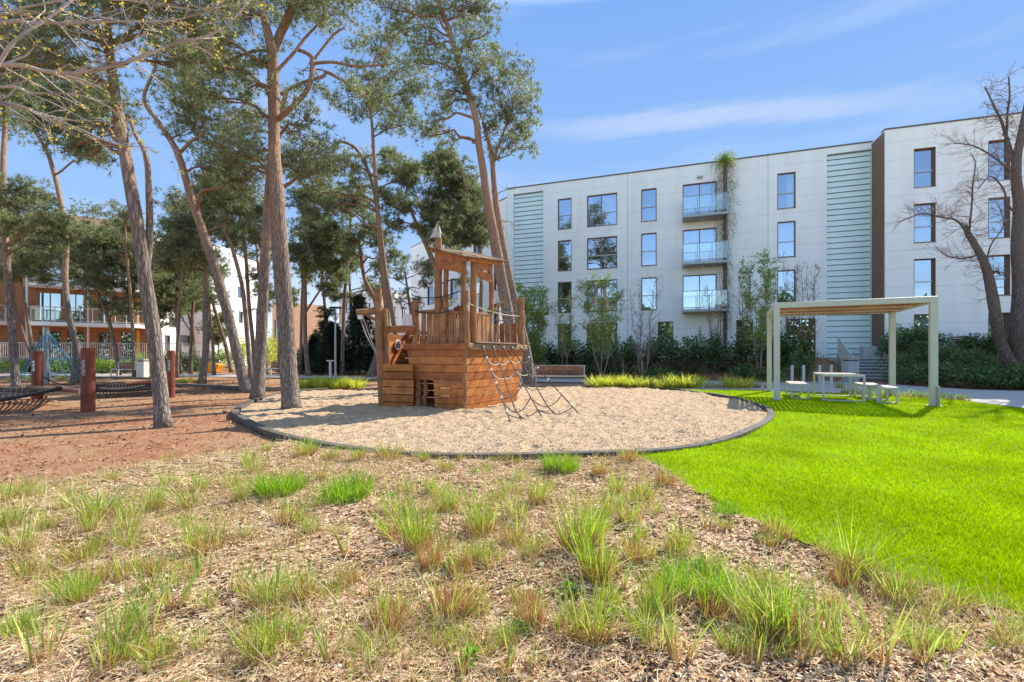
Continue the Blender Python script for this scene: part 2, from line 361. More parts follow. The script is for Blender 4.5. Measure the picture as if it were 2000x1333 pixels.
M['room'] = simple('dim_room', (0.10, 0.09, 0.08), 0.9, var=0.3)
M['curtain'] = simple('white_curtain', (0.72, 0.72, 0.70), 0.9, var=0.1, scale=3)
M['louvre'] = simple('frosted_green_glass_louvre', (0.72, 0.86, 0.80), 0.18, 0.0, var=0.04, scale=1, spec=0.8)
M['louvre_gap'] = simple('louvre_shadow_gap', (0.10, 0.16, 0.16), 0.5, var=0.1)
M['timber'] = timber_mat('brown_timber_cladding', (0.28, 0.15, 0.085), 2, 9.0)
M['timber_red'] = timber_mat('warm_timber_cladding', (0.38, 0.14, 0.045), 2, 7.0)
M['timber_pale'] = timber_mat('tan_timber_cladding', (0.72, 0.42, 0.24), 2, 7.0)
M['yellow'] = simple('ochre_panel', (0.75, 0.38, 0.03), 0.6)
M['ship'] = wood('oiled_ship_planks', ((0.27, 0.088, 0.022), (0.42, 0.14, 0.034), (0.54, 0.20, 0.052)), 0.55)
M['log'] = wood('debarked_logs', ((0.25, 0.12, 0.055), (0.33, 0.16, 0.07), (0.40, 0.20, 0.09)), 0.7, scale=(10, 10, 1.0))
M['ship_roof'] = wood('weathered_roof_boards', ((0.17, 0.11, 0.065), (0.22, 0.15, 0.085), (0.27, 0.18, 0.10)), 0.8)
M['ship_rail'] = wood('grey_weathered_beam', ((0.30, 0.20, 0.12), (0.33, 0.22, 0.14), (0.36, 0.25, 0.16)), 0.8)
M['slat'] = wood('bench_slats', ((0.22, 0.11, 0.065), (0.27, 0.14, 0.08), (0.32, 0.17, 0.10)), 0.6)
M['pergola_slat'] = wood('larch_roof_slats', ((0.36, 0.14, 0.06), (0.42, 0.17, 0.075), (0.48, 0.20, 0.095)), 0.6)
M['table_slat'] = wood('greyed_table_slats', ((0.42, 0.34, 0.27), (0.48, 0.40, 0.32), (0.52, 0.44, 0.36)), 0.6)
M['red_post'] = wood('red_stained_post', ((0.19, 0.05, 0.03), (0.22, 0.058, 0.033), (0.25, 0.065, 0.037)), 0.6, scale=(10, 10, 1.0))
M['rope_dark'] = simple('black_rope', (0.03, 0.027, 0.025), 0.8, var=0.4, scale=60)
M['rope_brown'] = simple('brown_rope', (0.11, 0.08, 0.06), 0.8, var=0.5, scale=60)
M['rope_pale'] = simple('pale_rope', (0.52, 0.48, 0.40), 0.85, var=0.25, scale=60)
M['rope_blue'] = simple('blue_rope', (0.10, 0.24, 0.33), 0.7, var=0.2, scale=20)
M['white_plastic'] = simple('white_plastic', (0.78, 0.78, 0.76), 0.4, var=0.03)
M['flag'] = simple('bleached_tin_flag', (0.52, 0.47, 0.40), 0.6, 0.3, var=0.2)
M['orange'] = simple('orange_plastic', (0.85, 0.33, 0.015), 0.4, var=0.05)
M['green_plastic'] = simple('green_plastic', (0.25, 0.5, 0.10), 0.4)
M['stone'] = simple('rubble_stone', (0.38, 0.33, 0.27), 0.9, var=0.4, scale=5, bmp=0.8, bscale=6)
M['bark_pine'] = bark('pine_bark', (0.30, 0.245, 0.205), (0.45, 0.275, 0.18), 3.2, 7)
M['bark_thin'] = bark('young_pine_bark', (0.29, 0.22, 0.175), (0.41, 0.25, 0.16), 1.8, 6.5)
M['bark_dark'] = bark('dark_broadleaf_bark', (0.21, 0.165, 0.14), (0.22, 0.17, 0.145), 3, 5, dark=0.5)
M['bark_pale'] = bark('pale_smooth_bark', (0.42, 0.36, 0.30), (0.38, 0.30, 0.24), 1, 3, vs=(12, 12, 8), dark=0.75)
M['twig'] = simple('reddish_twigs', (0.24, 0.155, 0.12), 0.8, var=0.3, scale=4)
M['twig_pale'] = simple('silvery_twigs', (0.42, 0.35, 0.31), 0.7, var=0.35, scale=5, bmp=0.4)
M['bud'] = leafmat('yellow_buds', [(0, (0.5, 0.38, 0.08)), (1, (0.75, 0.62, 0.12))], 0.4)
M['needle'] = leafmat('pine_needles', [(0, (0.09, 0.12, 0.055)), (0.5, (0.21, 0.245, 0.12)), (0.85, (0.36, 0.39, 0.21)), (1, (0.54, 0.51, 0.30))], 0.42, 0.45, (0.9, 0.75, 1.3), (1.05, 1.1, 0.8), spec=0.4)
M['needle_dark'] = leafmat('dark_conifer_needles', [(0, (0.018, 0.035, 0.025)), (0.7, (0.035, 0.06, 0.04)), (1, (0.07, 0.10, 0.06))], 0.2, 0.5, (1.2, 0.6, 1.3))
M['laurel'] = leafmat('dark_laurel_leaves', [(0, (0.04, 0.08, 0.025)), (0.6, (0.09, 0.155, 0.045)), (0.9, (0.17, 0.26, 0.075)), (1, (0.28, 0.36, 0.13))], 0.25, 0.35, (1.3, 0.6, 1.4), spec=0.5)
M['cotoneaster'] = leafmat('low_shrub_leaves', [(0, (0.06, 0.10, 0.035)), (0.6, (0.12, 0.19, 0.06)), (1, (0.25, 0.32, 0.12))], 0.25, 0.6, (1.6, 0.65, 1.35))
M['spring'] = leafmat('spring_leaves', [(0, (0.16, 0.24, 0.05)), (0.6, (0.28, 0.38, 0.08)), (1, (0.44, 0.54, 0.15))], 0.45, 0.5, (1.5, 0.8, 1.2))
M['yellowleaf'] = leafmat('sunlit_yellow_leaves', [(0, (0.36, 0.40, 0.05)), (1, (0.72, 0.68, 0.14))], 0.5, 0.5)
M['blade_lawn'] = leafmat('lawn_blades', [(0, (0.23, 0.36, 0.001)), (0.6, (0.47, 0.63, 0.001)), (1, (0.62, 0.74, 0.008))], 0.36, 0.8, (0.9, 0.80, 1.1), (1.1, 1.1, 0.4), spec=0.0)
M['blade_green'] = leafmat('tuft_green_blades', [(0, (0.13, 0.29, 0.02)), (0.5, (0.30, 0.47, 0.03)), (0.85, (0.50, 0.62, 0.08)), (1, (0.74, 0.76, 0.42))], 0.5, 0.55, None, (1.1, 1.1, 0.6), ((0.50, 0.31, 0.12), 0.0, 0.34))
M['blade_lush'] = leafmat('lush_grass_blades', [(0, (0.13, 0.28, 0.012)), (0.6, (0.26, 0.44, 0.02)), (1, (0.45, 0.58, 0.06))], 0.42, 0.5)
M['blade_pale'] = leafmat('pale_variegated_blades', [(0, (0.34, 0.40, 0.08)), (0.5, (0.56, 0.57, 0.2)), (1, (0.8, 0.78, 0.5))], 0.42, 0.5, None, (1.1, 1.1, 0.7), ((0.42, 0.3, 0.16), 0.0, 0.45))
M['blade_reed'] = leafmat('broad_bluegreen_blades', [(0, (0.18, 0.30, 0.08)), (0.7, (0.36, 0.46, 0.12)), (1, (0.6, 0.64, 0.16))], 0.4, 0.45, None, None, ((0.44, 0.24, 0.13), 0.05, 0.55))
M['blade_dry'] = leafmat('dry_stubble_blades', [(0, (0.36, 0.16, 0.07)), (0.5, (0.56, 0.30, 0.14)), (1, (0.74, 0.52, 0.28))], 0.3, 0.7, None, (1.1, 1.0, 0.8))
M['straw'] = leafmat('straw', [(0, (0.42, 0.27, 0.13)), (0.5, (0.64, 0.47, 0.26)), (1, (0.80, 0.68, 0.46))], 0.2, 0.8, None, (1, 1, 0.9))
M['chips'] = leafmat('wood_chips', [(0, (0.10, 0.04, 0.015)), (0.3, (0.34, 0.18, 0.09)), (0.58, (0.60, 0.38, 0.22)), (0.85, (0.78, 0.56, 0.38)), (1, (0.86, 0.70, 0.52))], 0.05, 0.85, None, (1, 1, 1))
M['litter'] = leafmat('pine_litter', [(0, (0.08, 0.035, 0.02)), (0.5, (0.2, 0.1, 0.055)), (1, (0.42, 0.26, 0.15))], 0.0, 0.9, None, (1, 1, 1))
M['weed'] = leafmat('weed_leaves', [(0, (0.14, 0.30, 0.04)), (0.6, (0.26, 0.45, 0.07)), (1, (0.42, 0.55, 0.14))], 0.4, 0.5)
# ================================================================ GROUND
def Gp(lst): return [G(*q) for q in lst]
FU = np.array([.941, -.339, 0]); FN = np.array([-.339, -.941, 0])       # left block: along the facade / outwards
RU = np.array([.9536, -.3011, 0]); RN = np.array([-.3011, -.9536, 0])   # right block
FO = np.array([3.33, 33.3, 0]); RO = np.array([20.64, 25.52, 0])
ST0 = np.array([18.05, 22.6, 0])                                        # foot of the steps
def bank_h(x, y):
    dl = (x - FO[0]) * FN[0] + (y - FO[1]) * FN[1]; dr = (x - RO[0]) * RN[0] + (y - RO[1]) * RN[1]
    tr = (x - RO[0]) * RU[0] + (y - RO[1]) * RU[1]
    w = np.clip((tr + 1.5) / 3.0, 0, 1)
    hl = np.clip((5.2 - dl) / 3.2, 0, 1); hr = np.clip((7.5 - dr) / 5.5, 0, 1)
    hl = hl * hl * (3 - 2 * hl); hr = hr * hr * (3 - 2 * hr)
    h = 1.12 * (hl * (1 - w) + hr * w)
    ta = (x - ST0[0]) * FU[0] + (y - ST0[1]) * FU[1]; da = (x - ST0[0]) * -FN[0] + (y - ST0[1]) * -FN[1]
    h = np.where((np.abs(ta) < 1.15) & (da < 3.2), 0.0, h)
    return h * np.clip((x - 1.0) / 2.5, 0, 1)
def sheet(name, poly, cell, zf, mat, kind='structure', loc=(0, 0, 0), xy=None):
    p = np.array([q[:2] for q in poly]); x0, y0 = p.min(0); x1, y1 = p.max(0)
    if xy: x0, y0, x1, y1 = max(x0, xy[0]), max(y0, xy[1]), min(x1, xy[2]), min(y1, xy[3])
    xs = np.arange(x0, x1 + cell, cell); ys = np.arange(y0, y1 + cell, cell)
    X, Y = np.meshgrid(xs, ys); Z = zf(X, Y)
    V = np.stack([X, Y, Z], -1).reshape(-1, 3); nx, ny = len(xs), len(ys)
    cx = (X[:-1, :-1] + cell / 2); cy = (Y[:-1, :-1] + cell / 2); ins = inpoly(cx, cy, p)
    j, i = np.nonzero(ins); a = j * nx + i
    Fq = np.stack([a, a + 1, a + nx + 1, a + nx], -1)
    used = np.unique(Fq); remap = np.zeros(len(V), int); remap[used] = np.arange(len(used))
    me = np_mesh(name, V[used], remap[Fq].ravel(), np.arange(len(Fq)) * 4, mat, None, True)
    return tag(link(name, me), kind=kind)
def flat(name, poly, z, mat, kind='structure'):
    v = [Vector((q[0], q[1], z)) for q in poly]; tr = tessellate_polygon([v])
    me = bpy.data.meshes.new(name); me.from_pydata([tuple(a) for a in v], [], [tuple(t) for t in tr])
    me.materials.append(mat); me.update()
    import bmesh
    bm = bmesh.new(); bm.from_mesh(me); bmesh.ops.recalc_face_normals(bm, faces=bm.faces)
    if bm.faces[:] and bm.faces[0].normal.z < 0: bmesh.ops.reverse_faces(bm, faces=bm.faces)
    bm.to_mesh(me); bm.free(); return tag(link(name, me), kind=kind)

def hills(x, y): return 0.035 * vnoise(x * .7, y * .7, 3.3) + 0.02 * vnoise(x * 2.3, y * 2.3, 1.7)
# far ground, then the detailed brown ground between the trees
flat('terrain', [(-400, -60), (400, -60), (400, 700), (-400, 700)], -0.07, M['ground'])
sheet('ground', [(-34, -3), (30, -3), (30, 40), (-34, 40)], 0.16, lambda x, y: hills(x, y) - 0.02 - 0.01 * (y > 6), M['ground'])
KERB = [(640, 762), (590, 766), (545, 772), (505, 783), (475, 796), (461, 806), (463, 816), (500, 837), (555, 858), (640, 878), (760, 891), (900, 898), (1050, 899), (1200, 894), (1300, 886), (1400, 870), (1455, 852), (1495, 829), (1506, 813), (1490, 799), (1450, 785), (1400, 775), (1330, 765)]
kerb_w = catmull(Gp(KERB), 5)
sand_poly = kerb_w + Gp([(1250, 759), (1150, 757), (1000, 757), (850, 758), (745, 765), (700, 764)])
def sand_h(x, y):
    r = np.sqrt((x + .2) ** 2 + (y - 12) ** 2)
    return 0.03 + 0.07 * vnoise(x * 1.6, y * 1.6, 5.1) - 0.09 * np.clip(np.abs(vnoise(x * 3.6, y * 3.6, 9.2)) - .06, 0, .2) + 0.05 * vnoise(x * 8, y * 8, 2.2) + .03 * vnoise(x * 15, y * 15, 6.2)
sheet('sand_pit', sand_poly, 0.04, sand_h, M['sand'])
LAWN_EDGE = [(1235, 893), (1290, 915), (1330, 940), (1400, 990), (1480, 1032), (1600, 1078), (1700, 1118), (1800, 1155), (1900, 1190), (2000, 1222), (2140, 1270), (2450, 1375), (2900, 1500)]
lawn_front = catmull(Gp(LAWN_EDGE), 3)
kr = [q for q in kerb_w if (q[0] > 1.5)]
lawn_poly = lawn_front + [np.array([16.0, 1.2, 0]), np.array([22.0, 7.0, 0])] + Gp([(2500, 872), (2100, 815), (1990, 800), (1880, 786), (1760, 776), (1640, 771), (1500, 766), (1330, 763.5)]) + kr[::-1]
def lawn_h(x, y): return 0.035 + 0.03 * vnoise(x * .8, y * .8, 7.7) + 0.015 * vnoise(x * 3, y * 3, 4.4)
sheet('lawn', lawn_poly, 0.09, lawn_h, M['lawn'])
bed_front = catmull(Gp([(-500, 1010), (-150, 985), (0, 968), (100, 948), (200, 928), (330, 906), (480, 884), (560, 866)]), 3)
kl = [q for q in kerb_w if q[1] < 8.2 and q[0] < 1.6]
bed_poly = bed_front + kl + lawn_front + [np.array([3.6, 0.9, 0]), np.array([3.6, -0.6, 0]), np.array([-6.0, -0.6, 0])]
def bed_h(x, y): return 0.03 + 0.06 * vnoise(x * 1.1, y * 1.1, 2.9) + 0.035 * vnoise(x * 4.2, y * 4.2, 6.1) + 0.02 * vnoise(x * 11, y * 11, 8.8)
sheet('planting_bed_soil', bed_poly, 0.055, bed_h, M['bed'])
flat('footpath', Gp([(1330, 761), (1500, 763), (1640, 769), (1760, 773.5), (1880, 783), (1990, 797), (2120, 812), (2500, 850), (2500, 775), (2000, 764.5), (1900, 762), (1760, 753), (1640, 746), (1480, 747), (1150, 741), (1000, 740), (740, 736.5), (600, 734), (400, 731), (100, 731), (-300, 733), (-300, 738), (100, 736), (400, 736), (600, 739), (740, 741.5), (1000, 746), (1150, 748), (1250, 757)]), 0.012, M['path'])
sheet('bank', [(1, 14), (34, 14), (34, 29), (1, 35)], 0.3, lambda x, y: bank_h(x, y) - 0.03 + 0.0 * x, M['ground'])

# kerb round the pit: one continuous dark edging made of sections
m = MB(); d = 0
for a, b in zip(kerb_w[:-1], kerb_w[1:]):
    ln = np.linalg.norm(b - a)
    up = np.array([0, 0, 1.0]); t = unit(b - a)
    h = 0.085 + 0.012 * math.sin(d * 1.7); d += ln
    m.beam(a + up * (h / 2 - 0.01) - t * 0.004, b + up * (h / 2 - 0.01) + t * 0.012, 0.13, h + 0.02)
tag(m.build('pit_kerb', M['kerb'], loc=(0, 6, 0), bevel=0.015), 'low dark curved kerb around the front and sides of the sand pit', 'kerb')
def sleeper(a, b, h, w, label):
    m = MB(); a = np.array(a, float); b = np.array(b, float); a[2] = b[2] = h / 2
    m.beam(a, b, w, h); tag(m.build('timber_edging', M['kerb'], loc=(a + b) / 2 * [1, 1, 0], bevel=0.01), label, 'edging', 'timber edging sleepers behind the sand pit')
sleeper(G(700, 765), G(745, 762), .1, .2, 'short dark timber sleeper at the back of the sand pit by the play ship')
sleeper(G(860, 757), G(1180, 757.5), .09, .16, 'long dark timber edging in front of the slatted bench by the pit')
sleeper(G(338, 754), G(480, 762), .12, .22, 'dark timber sleeper across the brown ground between the leaning pines')
sleeper(G(185, 739), G(330, 742), .10, .16, 'thin dark edging line behind the rope nets')

# ================================================================ BUILDINGS
class Fac:
    def __init__(s, O, u, n): s.O = np.asarray(O, float); s.u = unit(u); s.n = unit(n)
    def pt(s, t, d, z): q = s.O + s.u * t + s.n * d; return np.array([q[0], q[1], z])
    def t(s, px):
        k = (px - 1000) / F; return (k * s.O[1] - s.O[0]) / (s.u[0] - k * s.u[1])
    def Z(s, px): return s.O[1] + s.u[1] * s.t(px)
    def z(s, px, py): return EYE - (py - HZ) / F * s.Z(px)
def fac_px(p0, Z0, p1, Z1):
    a = np.array([(p0 - 1000) / F * Z0, Z0, 0]); b = np.array([(p1 - 1000) / F * Z1, Z1, 0]); u = unit(b - a)
    n = np.array([u[1], -u[0], 0]); return Fac(a, u, n)
def wall(m, f, t0, t1, z0, z1, holes, rev=0.18, back=10.0, roof=True):
    ts = sorted({t0, t1, *[h[0] for h in holes], *[h[1] for h in holes]}); zs = sorted({z0, z1, *[h[2] for h in holes], *[h[3] for h in holes]})
    for a, b in zip(ts[:-1], ts[1:]):
        for c, d in zip(zs[:-1], zs[1:]):
            if any(h[0] - 1e-6 <= a and b <= h[1] + 1e-6 and h[2] - 1e-6 <= c and d <= h[3] + 1e-6 for h in holes): continue
            m.raw([f.pt(a, 0, c), f.pt(b, 0, c), f.pt(b, 0, d), f.pt(a, 0, d)], [(0, 1, 2, 3)])
    for h in holes:
        a, b, c, d = h[:4]; r = -rev
        m.raw([f.pt(a, 0, c), f.pt(b, 0, c), f.pt(b, 0, d), f.pt(a, 0, d), f.pt(a, r, c), f.pt(b, r, c), f.pt(b, r, d), f.pt(a, r, d)],
              [(0, 4, 5, 1), (1, 5, 6, 2), (2, 6, 7, 3), (3, 7, 4, 0)])
    if back:
        m.raw([f.pt(t0, 0, z0), f.pt(t1, 0, z0), f.pt(t1, -back, z0), f.pt(t0, -back, z0), f.pt(t0, 0, z1), f.pt(t1, 0, z1), f.pt(t1, -back, z1), f.pt(t0, -back, z1)],
              [(1, 2, 6, 5), (2, 3, 7, 6), (3, 0, 4, 7)] + ([(4, 5, 6, 7)] if roof else []))
def window(f, par, a, b, c, d, mull=(), tran=0.43, curt=0, rev=0.18, name='window', fr='frame', room=True, w=0.06, label=None, deep=0.9):
    m = MB(); r0, r1 = -rev + 0.02, -rev + 0.09
    def bar(t0, t1, z0, z1, q0=r0, q1=r1): m.hexa([f.pt(t0, q0, z0), f.pt(t1, q0, z0), f.pt(t1, q0, z1), f.pt(t0, q0, z1)], [f.pt(t0, q1, z0), f.pt(t1, q1, z0), f.pt(t1, q1, z1), f.pt(t0, q1, z1)])
    e = 0.003
    bar(a + e, a + w, c + e, d - e); bar(b - w, b - e, c + e, d - e); bar(a + w, b - w, d - w, d - e); bar(a + w, b - w, c + e, c + w)
    for q in mull: t = a + (b - a) * q; bar(t - w / 2, t + w / 2, c + w, d - w)
    # brown lining of the opening: head and both jambs
    for (t0, t1, z0, z1) in ((a + e, a + .02, c + e, d - e), (b - .02, b - e, c + e, d - e), (a + .02, b - .02, d - .02, d - e)):
        bar(t0, t1, z0, z1, r1, 0.012)
    bar(a - .03, b + .03, c - .025, c + e, -rev + .1, .04)
    if tran:
        m.cm = 1; zt = c + (d - c) * tran; bar(a + w, b - w, zt - .025, zt + .025, r1 - .01, r1 + .02)
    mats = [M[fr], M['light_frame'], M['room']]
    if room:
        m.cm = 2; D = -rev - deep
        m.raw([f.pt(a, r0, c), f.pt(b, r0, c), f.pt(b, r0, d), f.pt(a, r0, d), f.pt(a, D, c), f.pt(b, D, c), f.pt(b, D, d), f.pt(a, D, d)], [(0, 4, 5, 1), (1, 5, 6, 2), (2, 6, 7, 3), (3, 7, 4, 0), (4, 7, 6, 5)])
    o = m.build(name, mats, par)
    if label: o['label'] = label
    p = MB(); p.raw([f.pt(a + w, r0 + .03, c + w), f.pt(b - w, r0 + .03, c + w), f.pt(b - w, r0 + .03, d - w), f.pt(a + w, r0 + .03, d - w)], [(0, 1, 2, 3)])
    p.build('pane', M['pane'], o)
    if curt:
        spans = {1: [(0, .45)], 2: [(.55, 1)], 3: [(0, .3), (.7, 1)], 4: [(0, 1)], 5: [(0, .2), (.45, 1)]}[curt]
        k = MB()
        for s0, s1 in spans:
            n = max(6, int((s1 - s0) * (b - a) * 22)); tt = np.linspace(a + (b - a) * s0 + .03, a + (b - a) * s1 - .03, n)
            V = []; Fc = []
            for i, t in enumerate(tt): dd = -rev - .16 + (.035 if i % 2 else -.035); V += [f.pt(t, dd, c + .03), f.pt(t, dd, d - .05)]
            for i in range(n - 1): Fc.append((2 * i, 2 * i + 2, 2 * i + 3, 2 * i + 1))
            k.raw(V, Fc)
        k.build('curtain', M['curtain'], o)
    return o
def louvre(f, par, a, b, c, d, rev=0.14, step=0.335):
    m = MB(); n = int(round((d - c) / step)); st = (d - c) / n
    for i in range(n):
        z = c + i * st
        m.hexa([f.pt(a + .02, -rev + .03, z + .035), f.pt(b - .02, -rev + .03, z + .035), f.pt(b - .02, -rev + .06, z + .035), f.pt(a + .02, -rev + .06, z + .035)],
               [f.pt(a + .02, -rev - .03, z + st), f.pt(b - .02, -rev - .03, z + st), f.pt(b - .02, -rev, z + st), f.pt(a + .02, -rev, z + st)])
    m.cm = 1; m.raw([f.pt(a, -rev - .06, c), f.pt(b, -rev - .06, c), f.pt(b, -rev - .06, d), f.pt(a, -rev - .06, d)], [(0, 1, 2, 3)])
    m.hexa([f.pt(a, -rev, d - .05), f.pt(b, -rev, d - .05), f.pt(b, -.02, d - .05), f.pt(a, -.02, d - .05)], [f.pt(a, -rev, d - .001), f.pt(b, -rev, d - .001), f.pt(b, -.02, d - .001), f.pt(a, -.02, d - .001)])
    return m.build('glass_louvre', [M['louvre'], M['louvre_gap']], par)
TOPS = [12.5, 9.5, 6.5, 3.49]
# ---- long pale apartment block, left part
fl = Fac(FO, FU, FN); tl = fl.t
bL = thing('apartment_block', 'pale four-storey apartment block with balconies and a climbing plant, behind the play ship and hedge', 'building', (10, 31, 0))
H = []; W = []
def win(px0, px1, rows, hgt=2.2, **kw):
    for r in rows: h = (tl(px0), tl(px1), TOPS[r] - hgt, TOPS[r]); H.append(h); W.append((h, dict(kw, curt=kw.get('curts', {}).get(r, 0))))
win(1089.6, 1116.3, (0, 1, 2, 3), tran=.46, curts={2: 3})
win(1146.7, 1205.4, (0, 1, 2, 3), mull=(.47,), tran=.42, curts={0: 5, 2: 1})
win(1252.4, 1282.4, (0, 1, 2), tran=.45, curts={2: 2})
win(1284.8, 1315.0, (3,), tran=0)
win(1333.4, 1399.8, (0, 1, 2), hgt=2.3, mull=(.5,), tran=0, curts={0: 4, 1: 4, 2: 0})
win(1438.0, 1471.0, (3,), mull=(.45,), tran=0)
win(1518.3, 1554.0, (0, 1, 2), tran=.44, curts={1: 4, 0: 2})
win(1538.0, 1593.0, (3,), hgt=2.35, mull=(.45,), tran=0)
lv1 = (tl(1003), tl(1061), 0.6, 13.25); lv2 = (tl(1615), tl(1702), 0.3, 13.3)
m = MB(); wall(m, fl, tl(990), tl(1704.3), 0.0, 13.7, H + [lv1, lv2]); m.build('wall', M['facade'], bL)
m = MB(); a, b = tl(990), tl(1704.3)
m.hexa([fl.pt(a, .04, 13.7), fl.pt(b, .04, 13.7), fl.pt(b, -.4, 13.7), fl.pt(a, -.4, 13.7)], [fl.pt(a, .04, 13.78), fl.pt(b, .04, 13.78), fl.pt(b, -.4, 13.78), fl.pt(a, -.4, 13.78)])
m.build('roof_coping', M['coping'], bL)
for px in (1226, 1500): m = MB(); t = tl(px); m.hexa([fl.pt(t - .012, .0, 0), fl.pt(t + .012, .0, 0), fl.pt(t + .012, .0, 13.69), fl.pt(t - .012, .0, 13.69)], [fl.pt(t - .012, .006, 0), fl.pt(t + .012, .006, 0), fl.pt(t + .012, .006, 13.69), fl.pt(t - .012, .006, 13.69)]); m.build('expansion_joint', M['grey_metal'], bL)
for h, kw in W:
    kw = dict(kw); kw.pop('curts', None); window(fl, bL, *h, **kw)
louvre(fl, bL, *lv1); louvre(fl, bL, *lv2)
def balcony(f, par, a, b, z, depth=1.25, post=3, bar=0.04, full=True):
    m = MB(); m.hexa([f.pt(a, .012, z - .2), f.pt(b, .012, z - .2), f.pt(b, depth, z - .2), f.pt(a, depth, z - .2)], [f.pt(a, .012, z - .03), f.pt(b, .012, z - .03), f.pt(b, depth, z - .03), f.pt(a, depth, z - .03)])
    o = m.build('balcony', M['grey_metal'], par, bevel=.01)
    r = MB(); e = .03
    for t in np.linspace(a + e, b - e, post): r.beam(f.pt(t, depth - e, z - .03), f.pt(t, depth - e, z + 1.1), bar, bar)
    for t in (a + e, b - e): r.beam(f.pt(t, .06, z - .03), f.pt(t, .06, z + 1.1), bar, bar); r.beam(f.pt(t, .03, z + 1.1), f.pt(t, depth, z + 1.1), bar, .03); r.beam(f.pt(t, .03, z + .08), f.pt(t, depth, z + .08), .03, .03)
    r.beam(f.pt(a, depth - e, z + 1.12), f.pt(b, depth - e, z + 1.12), .05, .035); r.beam(f.pt(a + e, depth - e, z + .08), f.pt(b - e, depth - e, z + .08), .03, .03)
    r.build('railing', M['grey_metal'], o)
    g = MB(); g.hexa([f.pt(a + e, depth + .005, z + .1), f.pt(b - e, depth + .005, z + .1), f.pt(b - e, depth + .005, z + 1.08), f.pt(a + e, depth + .005, z + 1.08)], [f.pt(a + e, depth + .015, z + .1), f.pt(b - e, depth + .015, z + .1), f.pt(b - e, depth + .015, z + 1.08), f.pt(a + e, depth + .015, z + 1.08)])
    for t in (a - .005, b + .005): g.hexa([f.pt(t, .05, z + .1), f.pt(t, depth - .03, z + .1), f.pt(t, depth - .03, z + 1.08), f.pt(t, .05, z + 1.08)], [f.pt(t + .01, .05, z + .1), f.pt(t + .01, depth - .03, z + .1), f.pt(t + .01, depth - .03, z + 1.08), f.pt(t + .01, .05, z + 1.08)])
    g.build('glass_panel', M['railglass'], o)
    return o
for r in range(3):
    bo = balcony(fl, bL, tl(1333), tl(1417), TOPS[r] - 2.3 - .02, post=4)
    m = MB(); c = fl.pt(tl(1372), .6, TOPS[r] - 2.3 - .25); m.sphere(c, .1, 12, 6, (1, 1, .35)); m.build('ceiling_lamp', M['white_plastic'], bo)
m = MB(); c = fl.pt(tl(1367), .06, 12.78); m.box(c, (.35, .14, .12), fl.u); m.build('wall_lamp', M['grey_metal'], bL)
m = MB(); c = fl.pt(tl(1520), .12, fl.z(1520, 627)); m.sphere(c, .28, 14, 8, (1, .45, .5)); m.build('wall_lamp', M['white_plastic'], bL)
# ---- right part, stepped forward, with a timber return
fr = Fac(RO, RU, RN); tr_ = fr.t
bR = thing('apartment_block', 'pale forward-stepped apartment block with a brown timber side, behind the pergola and bare tree', 'building', (25, 24, 0))
H = []
for (a, b) in ((1785, 1827.5), (1930, 1973), (2110, 2160)):
    for r in range(4): H.append((tr_(a), tr_(b), TOPS[r] - 2.12, TOPS[r]))
m = MB(); wall(m, fr, 0.0, tr_(2330), 0.0, 13.72, H, rev=.25)
m.build('wall', M['facade'], bR)
m = MB(); a, b = -0.02, tr_(2330); m.hexa([fr.pt(a, .04, 13.72), fr.pt(b, .04, 13.72), fr.pt(b, -.4, 13.72), fr.pt(a, -.4, 13.72)], [fr.pt(a, .04, 13.8), fr.pt(b, .04, 13.8), fr.pt(b, -.4, 13.8), fr.pt(a, -.4, 13.8)])
m.build('roof_coping', M['coping'], bR)
for i, h in enumerate(H): window(fr, bR, *h, tran=.42, curt={1: 4, 2: 0, 5: 4, 4: 4, 7: 4, 3: 4}.get(i, 0), rev=.25)
m = MB(); p0 = fl.pt(tl(1704.3), 0, 0); p1 = RO.copy(); nn = unit(np.array([-(p0 - p1)[1], (p0 - p1)[0], 0]))
if nn[0] > 0: nn = -nn
q0, q1 = p0 + nn * .02, p1 + nn * .02 + unit(p1 - p0) * .015
m.hexa([q0, q1, q1 + [0, 0, 13.6], q0 + [0, 0, 13.6]], [q0 + nn * .03, q1 + nn * .03, q1 + nn * .03 + [0, 0, 13.6], q0 + nn * .03 + [0, 0, 13.6]])
m.build('timber_cladding', M['timber'], bR)
m = MB(); lv = (tr_(1855), tr_(1892), 1.2, 2.35)
for i in range(9): z = lv[2] + .04 + i * .125; m.beam(fr.pt(lv[0], .05, z), fr.pt(lv[1], .05, z), .09, .05)
m.cm = 1
for t in (lv[0], lv[1] + .04): m.beam(fr.pt(t, .05, 1.1), fr.pt(t, .05, 2.45), .05, .1)
m.beam(fr.pt(lv[1] + .3, .12, .9), fr.pt(lv[1] + .3, .12, 2.45), .12, .2)
m.build('vent_grille', [M['slat'], M['concrete']], bR)
# ---- wing behind, running away to the left
fw = fac_px(803, 53, 989, 36); bW = thing('apartment_wing', 'bluish shaded apartment wing running back behind the play ship and the twin pines', 'building', (-6, 44, 0))
H = []
for px in (835, 880, 925, 965):
    for k in (11.4, 8.4, 5.4, 2.6): t = fw.t(px); H.append((t, t + 1.5, k - 1.9, k))
m = MB(); wall(m, fw, 0, fw.t(989), 0, 13.5, H, rev=.15, back=10); m.build('wall', M['facade'], bW)
for i, h in enumerate(H): window(fw, bW, *h, tran=0, curt=(i % 3 == 0) * 4, rev=.15)
m = MB(); e = fw.t(989); m.hexa([fw.pt(0, .03, 13.5), fw.pt(e, .03, 13.5), fw.pt(e, -.3, 13.5), fw.pt(0, -.3, 13.5)], [fw.pt(0, .03, 13.58), fw.pt(e, .03, 13.58), fw.pt(e, -.3, 13.58), fw.pt(0, -.3, 13.58)]); m.build('roof_coping', M['coping'], bW)
